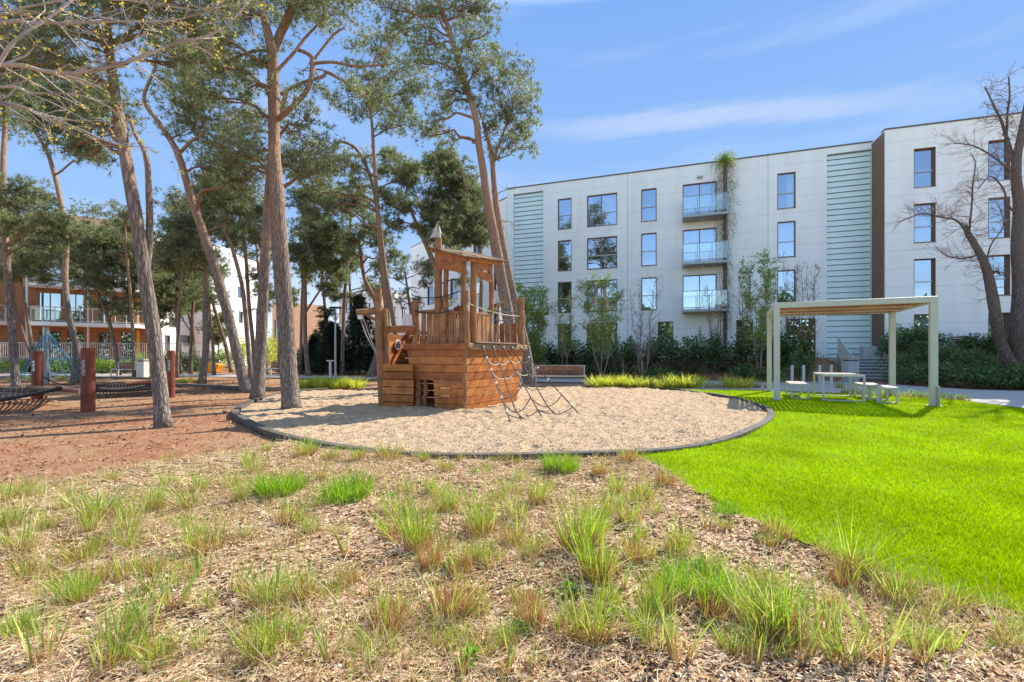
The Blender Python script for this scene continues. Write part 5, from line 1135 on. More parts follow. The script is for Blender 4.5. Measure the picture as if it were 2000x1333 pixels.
# dark firs: stacked drooping whorls
def fir(label, px, py, top, wpx, Z):
    b = P(px, py, Z); b[2] = 0; H_ = EYE + (HZ - top) / F * Z; R0 = wpx / F * Z / 2; o = thing('fir_tree', label, 'fir tree', b, 'dark firs behind the street lamp')
    m = MB(); m.tube([b, b + UPV * H_ * .98], [.09, .02], 8); C_ = []; Rr = []
    for k in range(15):
        z = .25 + (H_ - .3) * (k / 15) ; r = R0 * (1 - k / 15.5)
        for j in range(9):
            a = j * 2 * math.pi / 9 + k * 1.1; e = b + np.array([math.cos(a) * r, math.sin(a) * r, z + .05 * r]); m.tube([b + UPV * (z + .15), e], [.02, .006], 4, cap=False)
            for t in (.35, .65, .95): C_.append(b + UPV * z + (e - b - UPV * z) * t * rng.uniform(.85, 1.12)); Rr.append(.17 + .07 * r)
    m.build('trunk', M['bark_thin'], o); tri_obj('crown', needles(np.array(C_), np.array(Rr), Z, .75), M['needle_dark'], o)
fir('tall dark fir directly left of the play ship crane', 702, 735, 572, 105, 31)
fir('dark fir behind the street lamp pole', 650, 735, 628, 90, 30)
fir('low dark fir right of the straight dark-crowned pine', 618, 735, 652, 80, 32)
fir('dark fir behind the ship stern and crane ropes', 748, 737, 625, 80, 32)

# ---------------------------------------------------------------- leafy shrubs, hedge, young trees
def leaves(C, size, n_dir=None, asp=.5):
    n = len(C); d = rng.normal(0, 1, (n, 3)); d[:, 2] = d[:, 2] * .7 + .25; d /= np.linalg.norm(d, axis=1)[:, None]
    s = np.cross(d, rng.normal(0, 1, (n, 3))); s /= np.linalg.norm(s, axis=1)[:, None] + 1e-9
    L_ = (size * rng.uniform(.6, 1.3, n))[:, None]; w = L_ * asp * .5
    return np.stack([C, C + d * L_ * .5 + s * w, C + d * L_, C + d * L_ * .5 - s * w], 1)
def shrub(label, c, rx, ry, h, mat='laurel', n=1500, size=.12, name='laurel_shrub', cat='shrub', group=None, z0=0.0, stems=6, top=.8):
    c = np.asarray(c, float); o = thing(name, label, cat, c, group)
    nb = 14; th = rng.uniform(0, 6.28, nb); rad = rng.uniform(.1, .75, nb); bc = np.stack([c[0] + np.cos(th) * rad * rx, c[1] + np.sin(th) * rad * ry, c[2] + z0 + h * rng.uniform(.2, .78, nb)], -1)
    br = np.stack([np.full(nb, rx * .48), np.full(nb, ry * .48), np.full(nb, h * .27)], -1)
    i = rng.integers(0, nb, n); d = rng.normal(0, 1, (n, 3)); d /= np.linalg.norm(d, axis=1)[:, None]; q = bc[i] + d * br[i] * (rng.random(n) ** .3)[:, None] * rng.uniform(.8, 1.15, (n, 1))
    q[:, 2] = np.maximum(q[:, 2], c[2] + .04)
    # upright tips over the top
    k = max(3, int(n * .012)); tp = bc[rng.integers(0, nb, k)] + rng.normal(0, .15, (k, 3)) * [rx, ry, 0]; tip = []
    for t in tp:
        for u in np.linspace(0, 1, 7): tip.append([t[0] + rng.normal(0, .03), t[1] + rng.normal(0, .03), t[2] + h * .22 + u * h * .16])
    q = np.vstack([q, np.array(tip)]); m = MB()
    for s in range(stems): a = rng.uniform(0, 6.28); e = bc[rng.integers(0, nb)]; m.tube([c + [math.cos(a) * .1, math.sin(a) * .1, -.02], (c + e) / 2 + rng.normal(0, .06, 3), e], [.022, .015, .006], 5)
    m.build('stems', M['bark_dark'], o); tri_obj('foliage', leaves(q, size), M[mat], o, k=4); return o
hg = 'dark laurel shrubs of the hedge below the pale block'
def gz(x, y): return float(bank_h(np.array(x), np.array(y)))
hl = [(1035, 27.5, 2.3), (1075, 27.2, 2.0), (1112, 27, 2.25), (1150, 26.7, 2.2), (1192, 26.4, 2.15), (1232, 26.2, 2.1), (1275, 25.8, 2.35), (1316, 25.5, 2.2), (1358, 25.2, 2.4), (1400, 25.0, 2.25), (1442, 24.6, 2.45), (1486, 24.2, 2.3), (1530, 23.8, 2.35), (1572, 23.4, 2.1)]
ords = ['leftmost', 'second', 'third', 'fourth', 'fifth', 'sixth', 'seventh', 'eighth', 'ninth', 'tenth', 'eleventh', 'twelfth', 'thirteenth', 'last']
for i, (px, Z, h) in enumerate(hl):
    Z += .9; x = (px - 1000) / F * Z; lab = ('leftmost dark laurel shrub of the hedge, beside the twin pines' if i == 0 else 'last laurel shrub at the right end of the hedge, beside the steps' if i == 13 else '%s dark laurel shrub from the left in the long hedge' % ords[i])
    shrub(lab, (x, Z, gz(x, Z) - .02), .85, .8, h - gz(x, Z) * .5, n=2000, size=.15, group=hg)
for i, (px, Z, h, lab) in enumerate([(600, 33, 2.0, 'dark shrub at the left end of the shaded hedge behind the street lamp'), (640, 33, 1.9, 'dark shrub behind the T-shaped path light'), (680, 32.5, 1.9, 'dark shrub below the tall dark fir'), (722, 32, 2.0, 'dark shrub behind the twisting pine foot'), (765, 31.5, 2.1, 'dark shrub behind the play ship stern'), (815, 31, 2.0, 'dark shrub hidden partly by the ship hull'), (990, 30, 2.2, 'dark shrub between the ship and the twin pines')]):
    shrub(lab, ((px - 1000) / F * Z, Z, 0), 1.1, .9, h, n=1500, size=.15, group='dark shrubs of the shaded back hedge')
for i, (px, py, rx, h, Z, lab) in enumerate([(1450, 741, 1.0, .75, 22.8, 'low grey-green shrub in front of the hedge, left of the pergola'), (1505, 743, 1.0, .7, 22.0, 'low spreading shrub just left of the back pergola post'), (1290, 738, 1.2, .5, 24.5, 'low dark spreading shrub under the middle of the hedge'), (1570, 720, .95, 1.5, 22.8, 'rounded dark shrub between the hedge and the steps')]):
    shrub(lab, ((px - 1000) / F * Z, Z, 0), rx, .7, h, mat='cotoneaster', n=1500, size=.10, name='low_shrub')
for (px, Z, h, rx, lab) in [(1742, 25.0, 1.6, .9, 'dark bushy shrub right above the entrance steps'), (1765, 24.0, 1.75, 1.2, 'dark bushy shrub behind the back right pergola post'), (1812, 23.8, 1.5, 1.0, 'dark shrub left of the slatted vent'), (1905, 23.2, 1.1, .7, 'dark shrub right of the slatted vent'), (1935, 22.9, 1.2, .8, 'dark shrub behind the trunk fork of the bare tree'), (2040, 22, 1.3, 1.2, 'dark shrub right of the big bare tree')]:
    x = (px - 1000) / F * Z; shrub(lab, (x, Z, gz(x, Z) - .03), rx, .8, h, n=1800, size=.13, group='dark shrubs against the stepped-forward block')
cg = 'low spreading shrubs on the slope right of the steps'
k = 0
for (px, Z, lab) in [(1797, 23.4, 'spreading green shrub just right of the steps'), (1782, 20.6, 'low shrub directly behind the back right pergola post'), (1790, 22.3, 'slope shrub behind and below the dark bushy one'), (1815, 19.4, 'low shrub nearest the path behind the pergola'), (1850, 21.6, 'slope shrub straight below the slatted vent'), (1865, 18.6, 'low shrub by the path, below the vent'), (1900, 20.6, 'slope shrub left of the bare tree trunk'), (1912, 18.2, 'low path-side shrub left of the bare tree'), (1955, 19.8, 'shrub at the foot of the bare tree'), (1962, 17.6, 'low path-side shrub in front of the bare tree'), (2020, 17.2, 'low path-side shrub at the right edge of the photo'), (2060, 19.2, 'slope shrub beyond the right edge of the bare tree')]:
    x = (px - 1000) / F * Z; shrub(lab, (x, Z, gz(x, Z) - .03), 1.3, 1.1, .98, mat='cotoneaster', n=3000, size=.09, name='low_shrub', group=cg)

def sapling(label, px, py, top, wpx, nst, leafn, mat='spring', size=.07, Z=None, bark_='bark_pale', twigs=70, name='young_tree', lo=.35, group=None, ty=None):
    b = G(px, py) if Z is None else np.array([(px - 1000) / F * Z, Z, gz((px - 1000) / F * Z, Z)]); Z = b[1]; H_ = EYE + (HZ - top) / F * Z - b[2]; Rr = wpx / F * Z / 2
    o = thing(name, label, 'tree', b, group); m = MB(); tips = []; tw = MB()
    for s in range(nst):
        a = s * 2 * math.pi / nst + .4; r0 = .05; rr = Rr * rng.uniform(.45, .85); hh = H_ * rng.uniform(.85, 1.0)
        pts = [b + [math.cos(a) * .04, math.sin(a) * .04, -.03]]
        for t in (.12, .25, .4, .6, .8, 1.0): pts.append(b + np.array([math.cos(a) * rr * t ** .8, math.sin(a) * rr * t ** .8, hh * t]) + rng.normal(0, .05, 3) * [1, 1, .3])
        cp = catmull(pts, 3); m.tube(cp, list(np.linspace(.032 + .004 * (4 - min(4, nst)), .006, len(cp))), 7, .03)
        for j in range(twigs // nst):
            i = rng.integers(int(len(cp) * lo), len(cp)); p = cp[i]; aa = rng.uniform(0, 6.28); ln = Rr * rng.uniform(.3, .95) * (1.15 - .6 * i / len(cp))
            e = p + np.array([math.cos(aa) * ln * .7, math.sin(aa) * ln * .7, ln * rng.uniform(.4, 1.1)]); md = (p + e) / 2 + rng.normal(0, .04, 3)
            tw.tube([p, md, e], [.010, .007, .004], 4, cap=False)
            for u in (.4, .6, .75, .9, 1.0):
                q = p + (e - p) * u; tips.append(q)
                if u < 1: e2 = q + rng.normal(0, .12, 3) + [0, 0, .08]; tw.tube([q, e2], [.005, .003], 3, cap=False); tips.append(e2)
    m.build('trunk', M[bark_], o, smooth=True); tw.build('twigs', M['twig' if bark_ != 'bark_pale' else 'bark_pale'], o)
    if leafn: T_ = np.array(tips); C_ = T_[rng.integers(0, len(T_), leafn)] + rng.normal(0, .07, (leafn, 3)); tri_obj('foliage', leaves(C_, size), M[mat], o, k=4)
    return o
sapling('leafy young tree with three pale stems, right of the brown bench', 1174, 740, 552, 110, 3, 5000, size=.11, twigs=130)
sapling('bare multi-stemmed young tree with pale twisting stems in front of the hedge', 1257, 740, 545, 95, 5, 260, mat='twig' if False else 'spring', size=.05, twigs=150, lo=.3)
sapling('tall leafy young tree in the hedge just left of the pergola', 1484, 726, 508, 90, 3, 6000, size=.11, Z=24.5, twigs=120)
sapling('thin bare young tree behind the leafy one, left of the glass louvres', 1578, 720, 510, 60, 5, 150, size=.05, Z=24.5, bark_='bark_dark', twigs=150)
sapling('thin leafless shrub tree in the hedge right of the climbing plant', 1455, 716, 520, 50, 4, 60, size=.05, Z=26, bark_='bark_dark', twigs=110)
sapling('thin leafless shrub tree under the balconies', 1395, 716, 560, 60, 4, 60, size=.05, Z=27, bark_='bark_dark', twigs=80)
sapling('feathery green bamboo clump right behind the twin pines', 1040, 728, 560, 85, 12, 9000, mat='spring', size=.13, Z=27.5, twigs=220, lo=.15, name='bamboo_clump')
sapling('thin leafy young tree between the bamboo and the bench tree', 1105, 730, 572, 70, 3, 1700, size=.10, Z=27)
sapling('slim sapling with few leaves, between the leafy tree and the thin bare tree', 1545, 722, 500, 45, 4, 350, Z=25.5, size=.06, bark_='bark_dark', twigs=110)
bgp = [(318, 28, 480, -30), (372, 31, 455, 14), (418, 29, 520, -16), (520, 30, 440, -22), (588, 31, 360, 10), (640, 34, 470, -14), (668, 29, 330, 22), (690, 36, 520, -8), (815, 30, 520, -24), (262, 27, 400, -20), (345, 26, 350, 26), (545, 34, 520, 12)]
bgl = ['between the nearest pine and the pale-stemmed one', 'right of the pale-stemmed small pine', 'left of the orange play seat', 'between the two stout trunks', 'just right of the stout forked pine', 'left of the street lamp', 'above the street lamp', 'right of the street lamp', 'behind the left corner post of the ship', 'just left of the nearest pine', 'right of the nearest pine, tall crown', 'low behind the stout forked pine']
for (px, Z, top, ln), lb in zip(bgp, bgl):
    foot = 691 + 1215 / Z; h_ = foot - top; x = [px, px + ln * .2, px + ln * .7, px + ln]; k = 26 * 30 / Z
    bl = [(px + ln + rng.normal(0, 26), top + rng.uniform(-.08, .42) * h_ * .8, rng.uniform(10, 19)) for _ in range(9)]
    pine('slim background pine ' + lb, (px, foot), [[(x[0], foot + 1, 10), (x[1], foot - h_ * .35, 9), (x[2], foot - h_ * .7, 7), (x[3], top + 8, 4)]], bl, mat='bark_thin', dens=.55, deep=.8, Z=Z, bare=2)
for (px, Z, h, lab) in [(470, 38, 2.8, 'bright yellow-green bush left of the stout pines'), (520, 37, 3.2, 'bright yellow-green bush seen between the two stout pines'), (600, 36, 1.8, 'sunlit green bush behind the straight dark-crowned pine'), (545, 40, 3.0, 'sunlit green bush behind the stout forked pine'), (440, 40, 1.8, 'green bush behind the thin leaning pine')]:
    shrub(lab, ((px - 1000) / F * Z, Z, 0), 1.3, 1.0, h, mat='yellowleaf' if px in (520, 470) else 'spring', n=1500, size=.16, name='bush', group='sunlit bushes behind the pines')
for (px, Z, lab) in [(30, 31, 'yellow-green garden shrub under the fence at the left edge'), (115, 31, 'yellow-green garden shrub behind the blue rope pyramid'), (165, 31.5, 'garden shrub between the pyramid and the nearest red post'), (200, 31, 'pale green garden shrub left of the far bench'), (245, 31.5, 'garden shrub behind the far left bench'), (70, 31.5, 'dark green garden shrub left of the pyramid pole'), (330, 33, 'dark garden shrub right of the litter bin'), (368, 33, 'dark garden shrub between the two small pines'), (300, 33, 'garden shrub right behind the litter bin'), (408, 36, 'dark garden shrub behind the orange play seat')]:
    shrub(lab, ((px - 1000) / F * Z, Z, 0), 1.1, .7, .95 if px < 290 else 1.5, mat='spring' if px in (30, 115, 200) else 'laurel' if px in (70, 330, 368, 408) else 'weed', n=900, size=.15, name='garden_shrub', group='garden shrubs below the bar fence')

# climbing plant on its cable beside the balconies
q0 = fl.pt(tl(1415), .45, gz(*fl.pt(tl(1415), .45, 0)[:2])); o = thing('climbing_plant', 'twining plant on a cable beside the balconies, yellow-green at its top', 'climbing plant', q0)
m = MB(); m.tube([q0, fl.pt(tl(1415), .45, 13.9)], .09, 8)
for k in range(5): m.tube([fl.pt(tl(1415) + .12 * math.sin(z * 1.9 + k * 1.3), .45 + .1 * math.cos(z * 1.9 + k * 1.3), z) for z in np.linspace(1, 13.9, 60)], .018, 5)
m.build('stem', M['bark_dark'], o); m = MB(); C_ = []
for k in range(260):
    z = 14.0 - 10.5 * rng.random() ** 1.5; p = fl.pt(tl(1415) + rng.normal(0, .1), .45 + rng.normal(0, .1), z); a = rng.uniform(-1, 1); w = .22 + .5 * max(0, z - 5) / 9; e = p + FU * a * w + UPV * rng.uniform(-.9, .1) + rng.normal(0, .08, 3)
    m.tube([p, (p + e) / 2 + UPV * .15, e, e - UPV * rng.uniform(.1, .7)], [.012, .009, .007, .004], 4, cap=False); 
    for _ in range(3): C_.append(e - UPV * rng.random() * .5)
m.build('twigs', M['twig'], o)
C_ = C_ * 3; C1 = np.array(C_) + rng.normal(0, .09, (len(C_), 3)); tri_obj('sparse_leaves', leaves(C1[C1[:, 2] < 12.6], .08), M['spring'], o, k=4)
th = rng.normal(0, 1, (1100, 3)); C2 = fl.pt(tl(1415), .5, 13.55) + FU * (th[:, :1] * .3) + UPV * (th[:, 1:2] * .26) + FN * (th[:, 2:] * .18); tri_obj('leafy_top', leaves(C2, .10), M['spring'], o, k=4)

# ---------------------------------------------------------------- big bare tree on the right
bt = thing('bare_tree', 'big dark leafless tree forking low at the right edge, twigs across the facade', 'tree', (19.3, 18, gz(19.3, 18)))
ZT = 18.0
BT = [[(1992, 745, 62), (1985, 700, 52), (1990, 640, 40), (1992, 560, 36), (1988, 480, 32), (1990, 400, 28), (1984, 330, 24), (1995, 260, 18), (2010, 180, 12)],
      [(1975, 715, 34), (1955, 670, 30), (1945, 620, 28), (1935, 560, 27), (1925, 520, 22), (1905, 480, 18), (1890, 455, 15), (1884, 440, 12)],
      [(1986, 340, 14), (1975, 300, 12), (1966, 270, 10), (1955, 235, 7), (1940, 205, 5), (1924, 170, 4)], [(1966, 270, 7), (1968, 220, 6), (1972, 190, 5), (1970, 150, 4)],
      [(1986, 345, 8), (1960, 322, 6), (1930, 300, 5), (1900, 285, 4), (1865, 280, 3)], [(1988, 420, 8), (1968, 400, 6), (1960, 370, 5), (1935, 345, 4), (1910, 370, 3)],
      [(1895, 465, 8), (1870, 432, 6), (1840, 425, 5), (1800, 418, 4), (1755, 435, 3)], [(1893, 455, 6), (1898, 400, 5), (1900, 360, 4), (1905, 320, 3), (1896, 300, 2)],
      [(1930, 540, 9), (1945, 530, 7), (1952, 535, 5)], [(1990, 300, 8), (2010, 260, 6), (2040, 230, 5), (2080, 200, 4)], [(1905, 500, 5), (1880, 505, 4), (1850, 500, 3), (1825, 480, 2)],
      [(1990, 500, 9), (2020, 440, 7), (2050, 400, 5)], [(1925, 520, 5), (1935, 480, 4), (1960, 440, 3), (1950, 400, 2)]]
m = MB(); tw = MB(); S3 = []
for si, st in enumerate(BT):
    pts = [P(x, y, ZT + (.0 if si < 2 else rng.uniform(-.2, .2)) + (.0 if i == 0 else rng.normal(0, .12))) for i, (x, y, w) in enumerate(st)]
    if si == 0: pts[0][2] = gz(pts[0][0], pts[0][1]) - .1
    sub = 5; cp = catmull(pts, sub); cr_ = np.interp(np.arange(len(cp)) / sub, np.arange(len(st)), [w * ZT / F / 2 * .62 for _, _, w in st]); m.tube(cp, list(cr_), 12 if si < 2 else 7, .05)
    if si > 0:
        for i in range(len(cp) // 3 if si == 1 else 2, len(cp)): S3.append((cp[i], cr_[i]))
def twig(p, d, L_, r, depth):
    e = p + d * L_; md = (p + e) / 2 + rng.normal(0, .07 * L_, 3); tw.tube([p, md, e], [r, r * .75, r * .5], 4 if depth else 3, cap=False)
    if depth:
        for _ in range(3): t = rng.uniform(.3, 1); q = p + (e - p) * t; nd = unit(d + rng.normal(0, .6, 3) + [0, 0, .1]); twig(q, nd, L_ * rng.uniform(.4, .7), r * .55, depth - 1)
for _ in range(330):
    p, r = S3[rng.integers(0, len(S3))]; d = unit(np.array([rng.normal(-.3, 1), rng.normal(0, .8), rng.normal(.25, .6)])); twig(p, d, rng.uniform(.3, .8), min(.011, r * .4), 2)
m.build('trunk', M['bark_dark'], bt, smooth=True); tw.build('twigs', M['twig'], bt)

# ---------------------------------------------------------------- silvery twigs of a near tree reaching in at the top left
q = np.array([-6.6, 3.6, 0]); nt_ = thing('budding_tree', 'budding broadleaf tree just outside the left edge, silvery twigs reaching in', 'tree', q); m = MB(); tw = MB(); buds = []
m.tube(catmull([q - [0, 0, .1], q + [.05, 0, 1.5], q + [-.05, .1, 3], q + [.1, 0, 4.6]], 4), list(np.linspace(.14, .05, 13)), 12, .03)
def nb(pts, r0, r1, Zs, n=12, dep=1):
    P3 = [P(x, y, z_) for (x, y), z_ in zip(pts, Zs)]; cp = catmull(P3, 5); rr = np.linspace(r0, r1, len(cp)); tw.tube(cp, list(rr), 7, .04)
    for _ in range(n):
        i = rng.integers(2, len(cp)); d = unit(unit(cp[i] - cp[i - 1]) + rng.normal(0, .55, 3)); L_ = rng.uniform(.12, .5); p = cp[i]; e = p + d * L_; md = (p + e) / 2 + rng.normal(0, .03, 3); tw.tube([p, md, e], [rr[i] * .5, rr[i] * .4, .0018], 5, cap=False); buds.append(e)
        for _k in range(3): t = rng.uniform(.3, 1); s_ = p + (e - p) * t; e2 = s_ + unit(d + rng.normal(0, .6, 3)) * rng.uniform(.04, .16); tw.tube([s_, e2], [.0028, .0015], 4, cap=False); buds.append(e2)
nb([(-700, 250), (-300, 170), (0, 128), (90, 140), (160, 142), (260, 118), (330, 90), (420, 65), (485, 5), (520, -60)], .02, .004, [3.6, 3.6, 3.6, 3.7, 3.7, 3.8, 3.9, 4, 4.1, 4.2], 34)
nb([(-700, 250), (-350, 100), (0, 45), (60, 45), (150, 45), (250, 42), (340, 40), (430, 15)], .018, .003, [3.6, 3.5, 3.4, 3.5, 3.6, 3.7, 3.8, 3.8], 26)
nb([(-120, 330), (-40, 190), (0, 120), (30, 80), (80, 45), (140, 0), (190, -60)], .016, .007, [3.5, 3.4, 3.4, 3.4, 3.5, 3.6, 3.7], 12)
nb([(-700, 330), (-300, 200), (0, 170), (60, 182), (150, 185), (215, 210)], .014, .003, [3.6, 3.5, 3.4, 3.5, 3.6, 3.7], 14)
nb([(-700, 330), (-250, 180), (0, 200), (80, 225), (150, 250), (220, 280), (300, 290)], .014, .003, [3.6, 3.6, 3.5, 3.6, 3.7, 3.8, 3.9], 22)
nb([(150, 142), (200, 110), (260, 80), (300, 10)], .006, .002, [3.7, 3.7, 3.8, 3.8], 10)
nb([(-400, 60), (0, 28), (30, 18), (120, 0), (200, -30)], .012, .004, [3.3, 3.2, 3.2, 3.3, 3.4], 14)
nb([(215, 0), (300, 5), (400, 20), (470, -20)], .006, .002, [3.7, 3.7, 3.8, 3.8], 12)
m.build('trunk', M['bark_pale'], nt_, smooth=True); tw.build('branches', M['twig_pale'], nt_, smooth=True); B_ = np.array(buds); tri_obj('buds', leaves(np.repeat(B_, 2, 0), .022, asp=.7), M['bud'], nt_, k=4)

# ---------------------------------------------------------------- wood behind the photographer, seen only as reflections in the panes
n = 42000; x = rng.uniform(-75, 75, n); hh = 8.5 + 4 * vnoise(x * .09 + 7, x * 0 + 3) * 2 + 3 * vnoise(x * .5, x * 0 + 9); z = hh * rng.random(n) ** .8; y = -38 + rng.normal(0, 2.5, n)
tag(tri_obj('distant_wood', leaves(np.stack([x, y, z], -1), .9), M['cotoneaster'], k=4), kind='stuff')
# ================================================================ LAWN, CHIPS, TUFTS
def blades(base, h, w, lean, seg=1, curve=.3, dirs=None):
    """ribbon blades: base (n,3), height h, width w, horizontal lean; seg>1 gives arching ribbons as quads"""
    n = len(base); a = rng.uniform(0, 2 * math.pi, n) if dirs is None else dirs; D = np.stack([np.cos(a), np.sin(a), np.zeros(n)], -1); b = rng.uniform(0, 2 * math.pi, n); S_ = np.stack([np.cos(b), np.sin(b), np.zeros(n)], -1)
    P_ = []
    for k in range(seg + 1):
        t = k / seg; P_.append(base + D * (lean * h * (t + curve * t * t))[:, None] + np.array([0, 0, 1.0]) * (h * (t - .32 * (lean * t) ** 2))[:, None])
    return P_, S_, w
def blade_tris(base, h, w, lean, curve=.3, dirs=None):
    P_, S_, w = blades(base, h, w, lean, 1, curve, dirs); W = (S_ * w[:, None]) / 2; return np.stack([P_[0] - W, P_[0] + W, P_[1]], 1)
def blade_mesh(name, sets):
    """sets: list of (P_ list, S_, w, material index)"""
    V = []; Lp = []; St = []; mi = []; nv = 0; nl = 0
    for P_, S_, w, k in sets:
        n = len(w); seg = len(P_) - 1; prof = [1.0, .95, .75, .45][:seg] if seg > 1 else [1.0]
        rows = []
        for j in range(seg): W = S_ * (w * prof[j] / 2)[:, None]; rows += [P_[j] - W, P_[j] + W]
        rows.append(P_[-1]); A = np.stack(rows, 1); m_ = A.shape[1]; V.append(A.reshape(-1, 3)); bidx = nv + np.arange(n) * m_
        for j in range(seg - 1):
            q = np.stack([bidx + 2 * j, bidx + 2 * j + 1, bidx + 2 * j + 3, bidx + 2 * j + 2], -1); Lp.append(q.ravel()); St.append(nl + np.arange(n) * 4); nl += 4 * n; mi.append(np.full(n, k))
        j = seg - 1; q = np.stack([bidx + 2 * j, bidx + 2 * j + 1, bidx + 2 * seg], -1); Lp.append(q.ravel()); St.append(nl + np.arange(n) * 3); nl += 3 * n; mi.append(np.full(n, k)); nv += n * m_
    return np.vstack(V), np.concatenate(Lp), np.concatenate(St), np.concatenate(mi)
# --- lawn blades: denser near the camera
def scatter(poly, n, zmin, zmax, xlim=1.25, power=2.0, margin=0):
    """points with density falling as 1/distance^power inside a ground polygon"""
    u = rng.random(n); e = 1 - power + 1          # radial density along y with width growing like y
    if abs(e) < 1e-6: y = zmin * (zmax / zmin) ** u
    else: y = (zmin ** e + u * (zmax ** e - zmin ** e)) ** (1 / e)
    x = rng.uniform(-xlim, xlim, n) * y; p = np.array([q[:2] for q in poly]); k = inpoly(x, y, p); return x[k], y[k]
x, y = scatter(lawn_poly, 820000, 1.5, 20, 1.8, 1.7); n = len(x)
x = x + rng.normal(0, .035, n); y = y + rng.normal(0, .035, n); patch = vnoise(x * 2.2, y * 2.2, 4.4)
h = (.038 + .018 * rng.random(n)) * (1 + .5 * patch) * np.where(rng.random(n) < .01, 1.8, 1); w = .0030 + .00085 * y
T = blade_tris(np.stack([x, y, lawn_h(x, y) - .004], -1), h, w, rng.uniform(.1, .9, n))
tag(tri_obj('lawn_grass', T, M['blade_lawn']), kind='stuff')
# --- wood chips on the bed
x, y = scatter(bed_poly, 240000, 1.2, 7.6, 1.5, 1.6); n = len(x)
a = rng.uniform(0, 6.28, n); L_ = rng.gamma(4, .0021, n) + .005; W = L_ * rng.uniform(.3, .75, n); c = np.stack([x, y, bed_h(x, y) + rng.uniform(.002, .016, n)], -1)
d = np.stack([np.cos(a), np.sin(a), rng.normal(0, .24, n)], -1); s = np.stack([-np.sin(a), np.cos(a), rng.normal(0, .24, n)], -1)
Q = np.stack([c - d * L_[:, None] - s * (W * .7)[:, None], c - d * (L_ * .3)[:, None] + s * (-W)[:, None], c + d * L_[:, None] - s * (W * .4)[:, None], c + d * (L_ * .8)[:, None] + s * (W * .7)[:, None], c - d * (L_ * .8)[:, None] + s * (W * .8)[:, None]], 1)
tag(tri_obj('wood_chips', Q, M['chips'], k=5), kind='stuff')
# --- straw: long thin dead blades lying about, thicker towards the left
x, y = scatter(bed_poly, 48000, 1.6, 7.6, 1.25, 1.5); k = rng.random(len(x)) < np.clip(.55 - x * .09, .22, 1); x, y = x[k], y[k]; n = len(x)
a = rng.normal(.45, .9, n); L_ = rng.uniform(.04, .17, n) * np.where(rng.random(n) < .06, 2, 1); c = np.stack([x, y, bed_h(x, y) + rng.uniform(.008, .035, n)], -1); d = np.stack([np.cos(a), np.sin(a), rng.normal(0, .12, n)], -1); s = np.stack([-np.sin(a), np.cos(a), np.full(n, .3)], -1); w = (.0011 + .0006 * rng.random(n) + .00018 * y)[:, None]
b_ = rng.normal(0, .14, n)[:, None] * L_[:, None] * s
Q = np.stack([c - d * (L_ / 2)[:, None] - s * w, c + b_ - s * w, c + d * (L_ / 2)[:, None], c + b_ + s * w, c - d * (L_ / 2)[:, None] + s * w], 1)
tag(tri_obj('dead_straw', Q, M['straw'], k=5), kind='stuff')
# --- thin grass sprouts between the tufts, in drifts
x, y = scatter(bed_poly, 74000, 1.7, 7.6, 1.25, 1.3); pr = np.clip(vnoise(x * 1.3, y * 1.3, 11.2) * 2.4 + .30 - x * .10 + .06 * (y - 4), .02, .9); k = rng.random(len(x)) < pr; x, y = x[k], y[k]; n = len(x)
b = np.stack([x, y, bed_h(x, y) - .005], -1); h = rng.gamma(3, .026, n) + .02
v_, lp_, st_, mi_ = blade_mesh('s', [(*blades(b[j], h[j], (.0018 + .0004 * y[j]) * rng.uniform(.7, 1.4, len(j)), rng.uniform(.05, .8, len(j)), 2, .5), m_) for m_, j in enumerate(np.array_split(rng.permutation(n), 5))])
o = link('grass_sprouts', np_mesh('grass_sprouts', v_, lp_, st_, [M['blade_green'], M['straw'], M['straw'], M['blade_pale'], M['blade_dry']], mi_)); tag(o, kind='stuff')
# --- litter of cones, bark and needles on the brown ground
brown = bed_front + kl[:1] + [q for q in kerb_w if q[0] < -1.5 and q[1] > 8][::-1] + Gp([(600, 745), (-700, 745), (-700, 1010)])
brown = Gp([(-700, 1030)]) + bed_front + [kerb_w[i] for i in range(len(kerb_w)) if kerb_w[i][0] < -2.5][::-1] + Gp([(700, 745), (-700, 745)])
x, y = scatter(brown, 60000, 3, 30, 1.3, 1.4); n = len(x); a = rng.uniform(0, 6.28, n); L_ = (rng.gamma(2, .004, n) + .004) * (1 + .04 * y); W = L_ * rng.uniform(.3, .8, n); c = np.stack([x, y, hills(x, y) + rng.uniform(-.016, .012, n)], -1)
d = np.stack([np.cos(a), np.sin(a), rng.normal(0, .4, n)], -1); s = np.stack([-np.sin(a), np.cos(a), rng.normal(0, .4, n)], -1)
tag(tri_obj('pine_litter', np.stack([c - d * L_[:, None], c - s * W[:, None], c + d * L_[:, None], c + s * W[:, None]], 1), M['litter'], k=4), kind='stuff')
# gravel crumbs in the pit give it a grain
x, y = scatter(sand_poly, 60000, 5.5, 18, .8, 1.6); n = len(x); a = rng.uniform(0, 6.28, n); L_ = .006 + .010 * rng.random(n); c = np.stack([x, y, sand_h(x, y) + .003], -1)
d = np.stack([np.cos(a), np.sin(a), rng.normal(0, .5, n)], -1); s = np.stack([-np.sin(a), np.cos(a), rng.normal(0, .5, n)], -1)
M['grit'] = leafmat('grit', [(0, (0.28, 0.19, 0.12)), (.5, (0.5, 0.37, 0.25)), (1, (0.7, 0.56, 0.42))], 0, .9, None, (1, 1, 1))
tag(tri_obj('pit_grit', np.stack([c - d * L_[:, None], c - s * (L_ * .7)[:, None], c + d * L_[:, None], c + s * (L_ * .7)[:, None]], 1), M['grit'], k=4), kind='stuff')

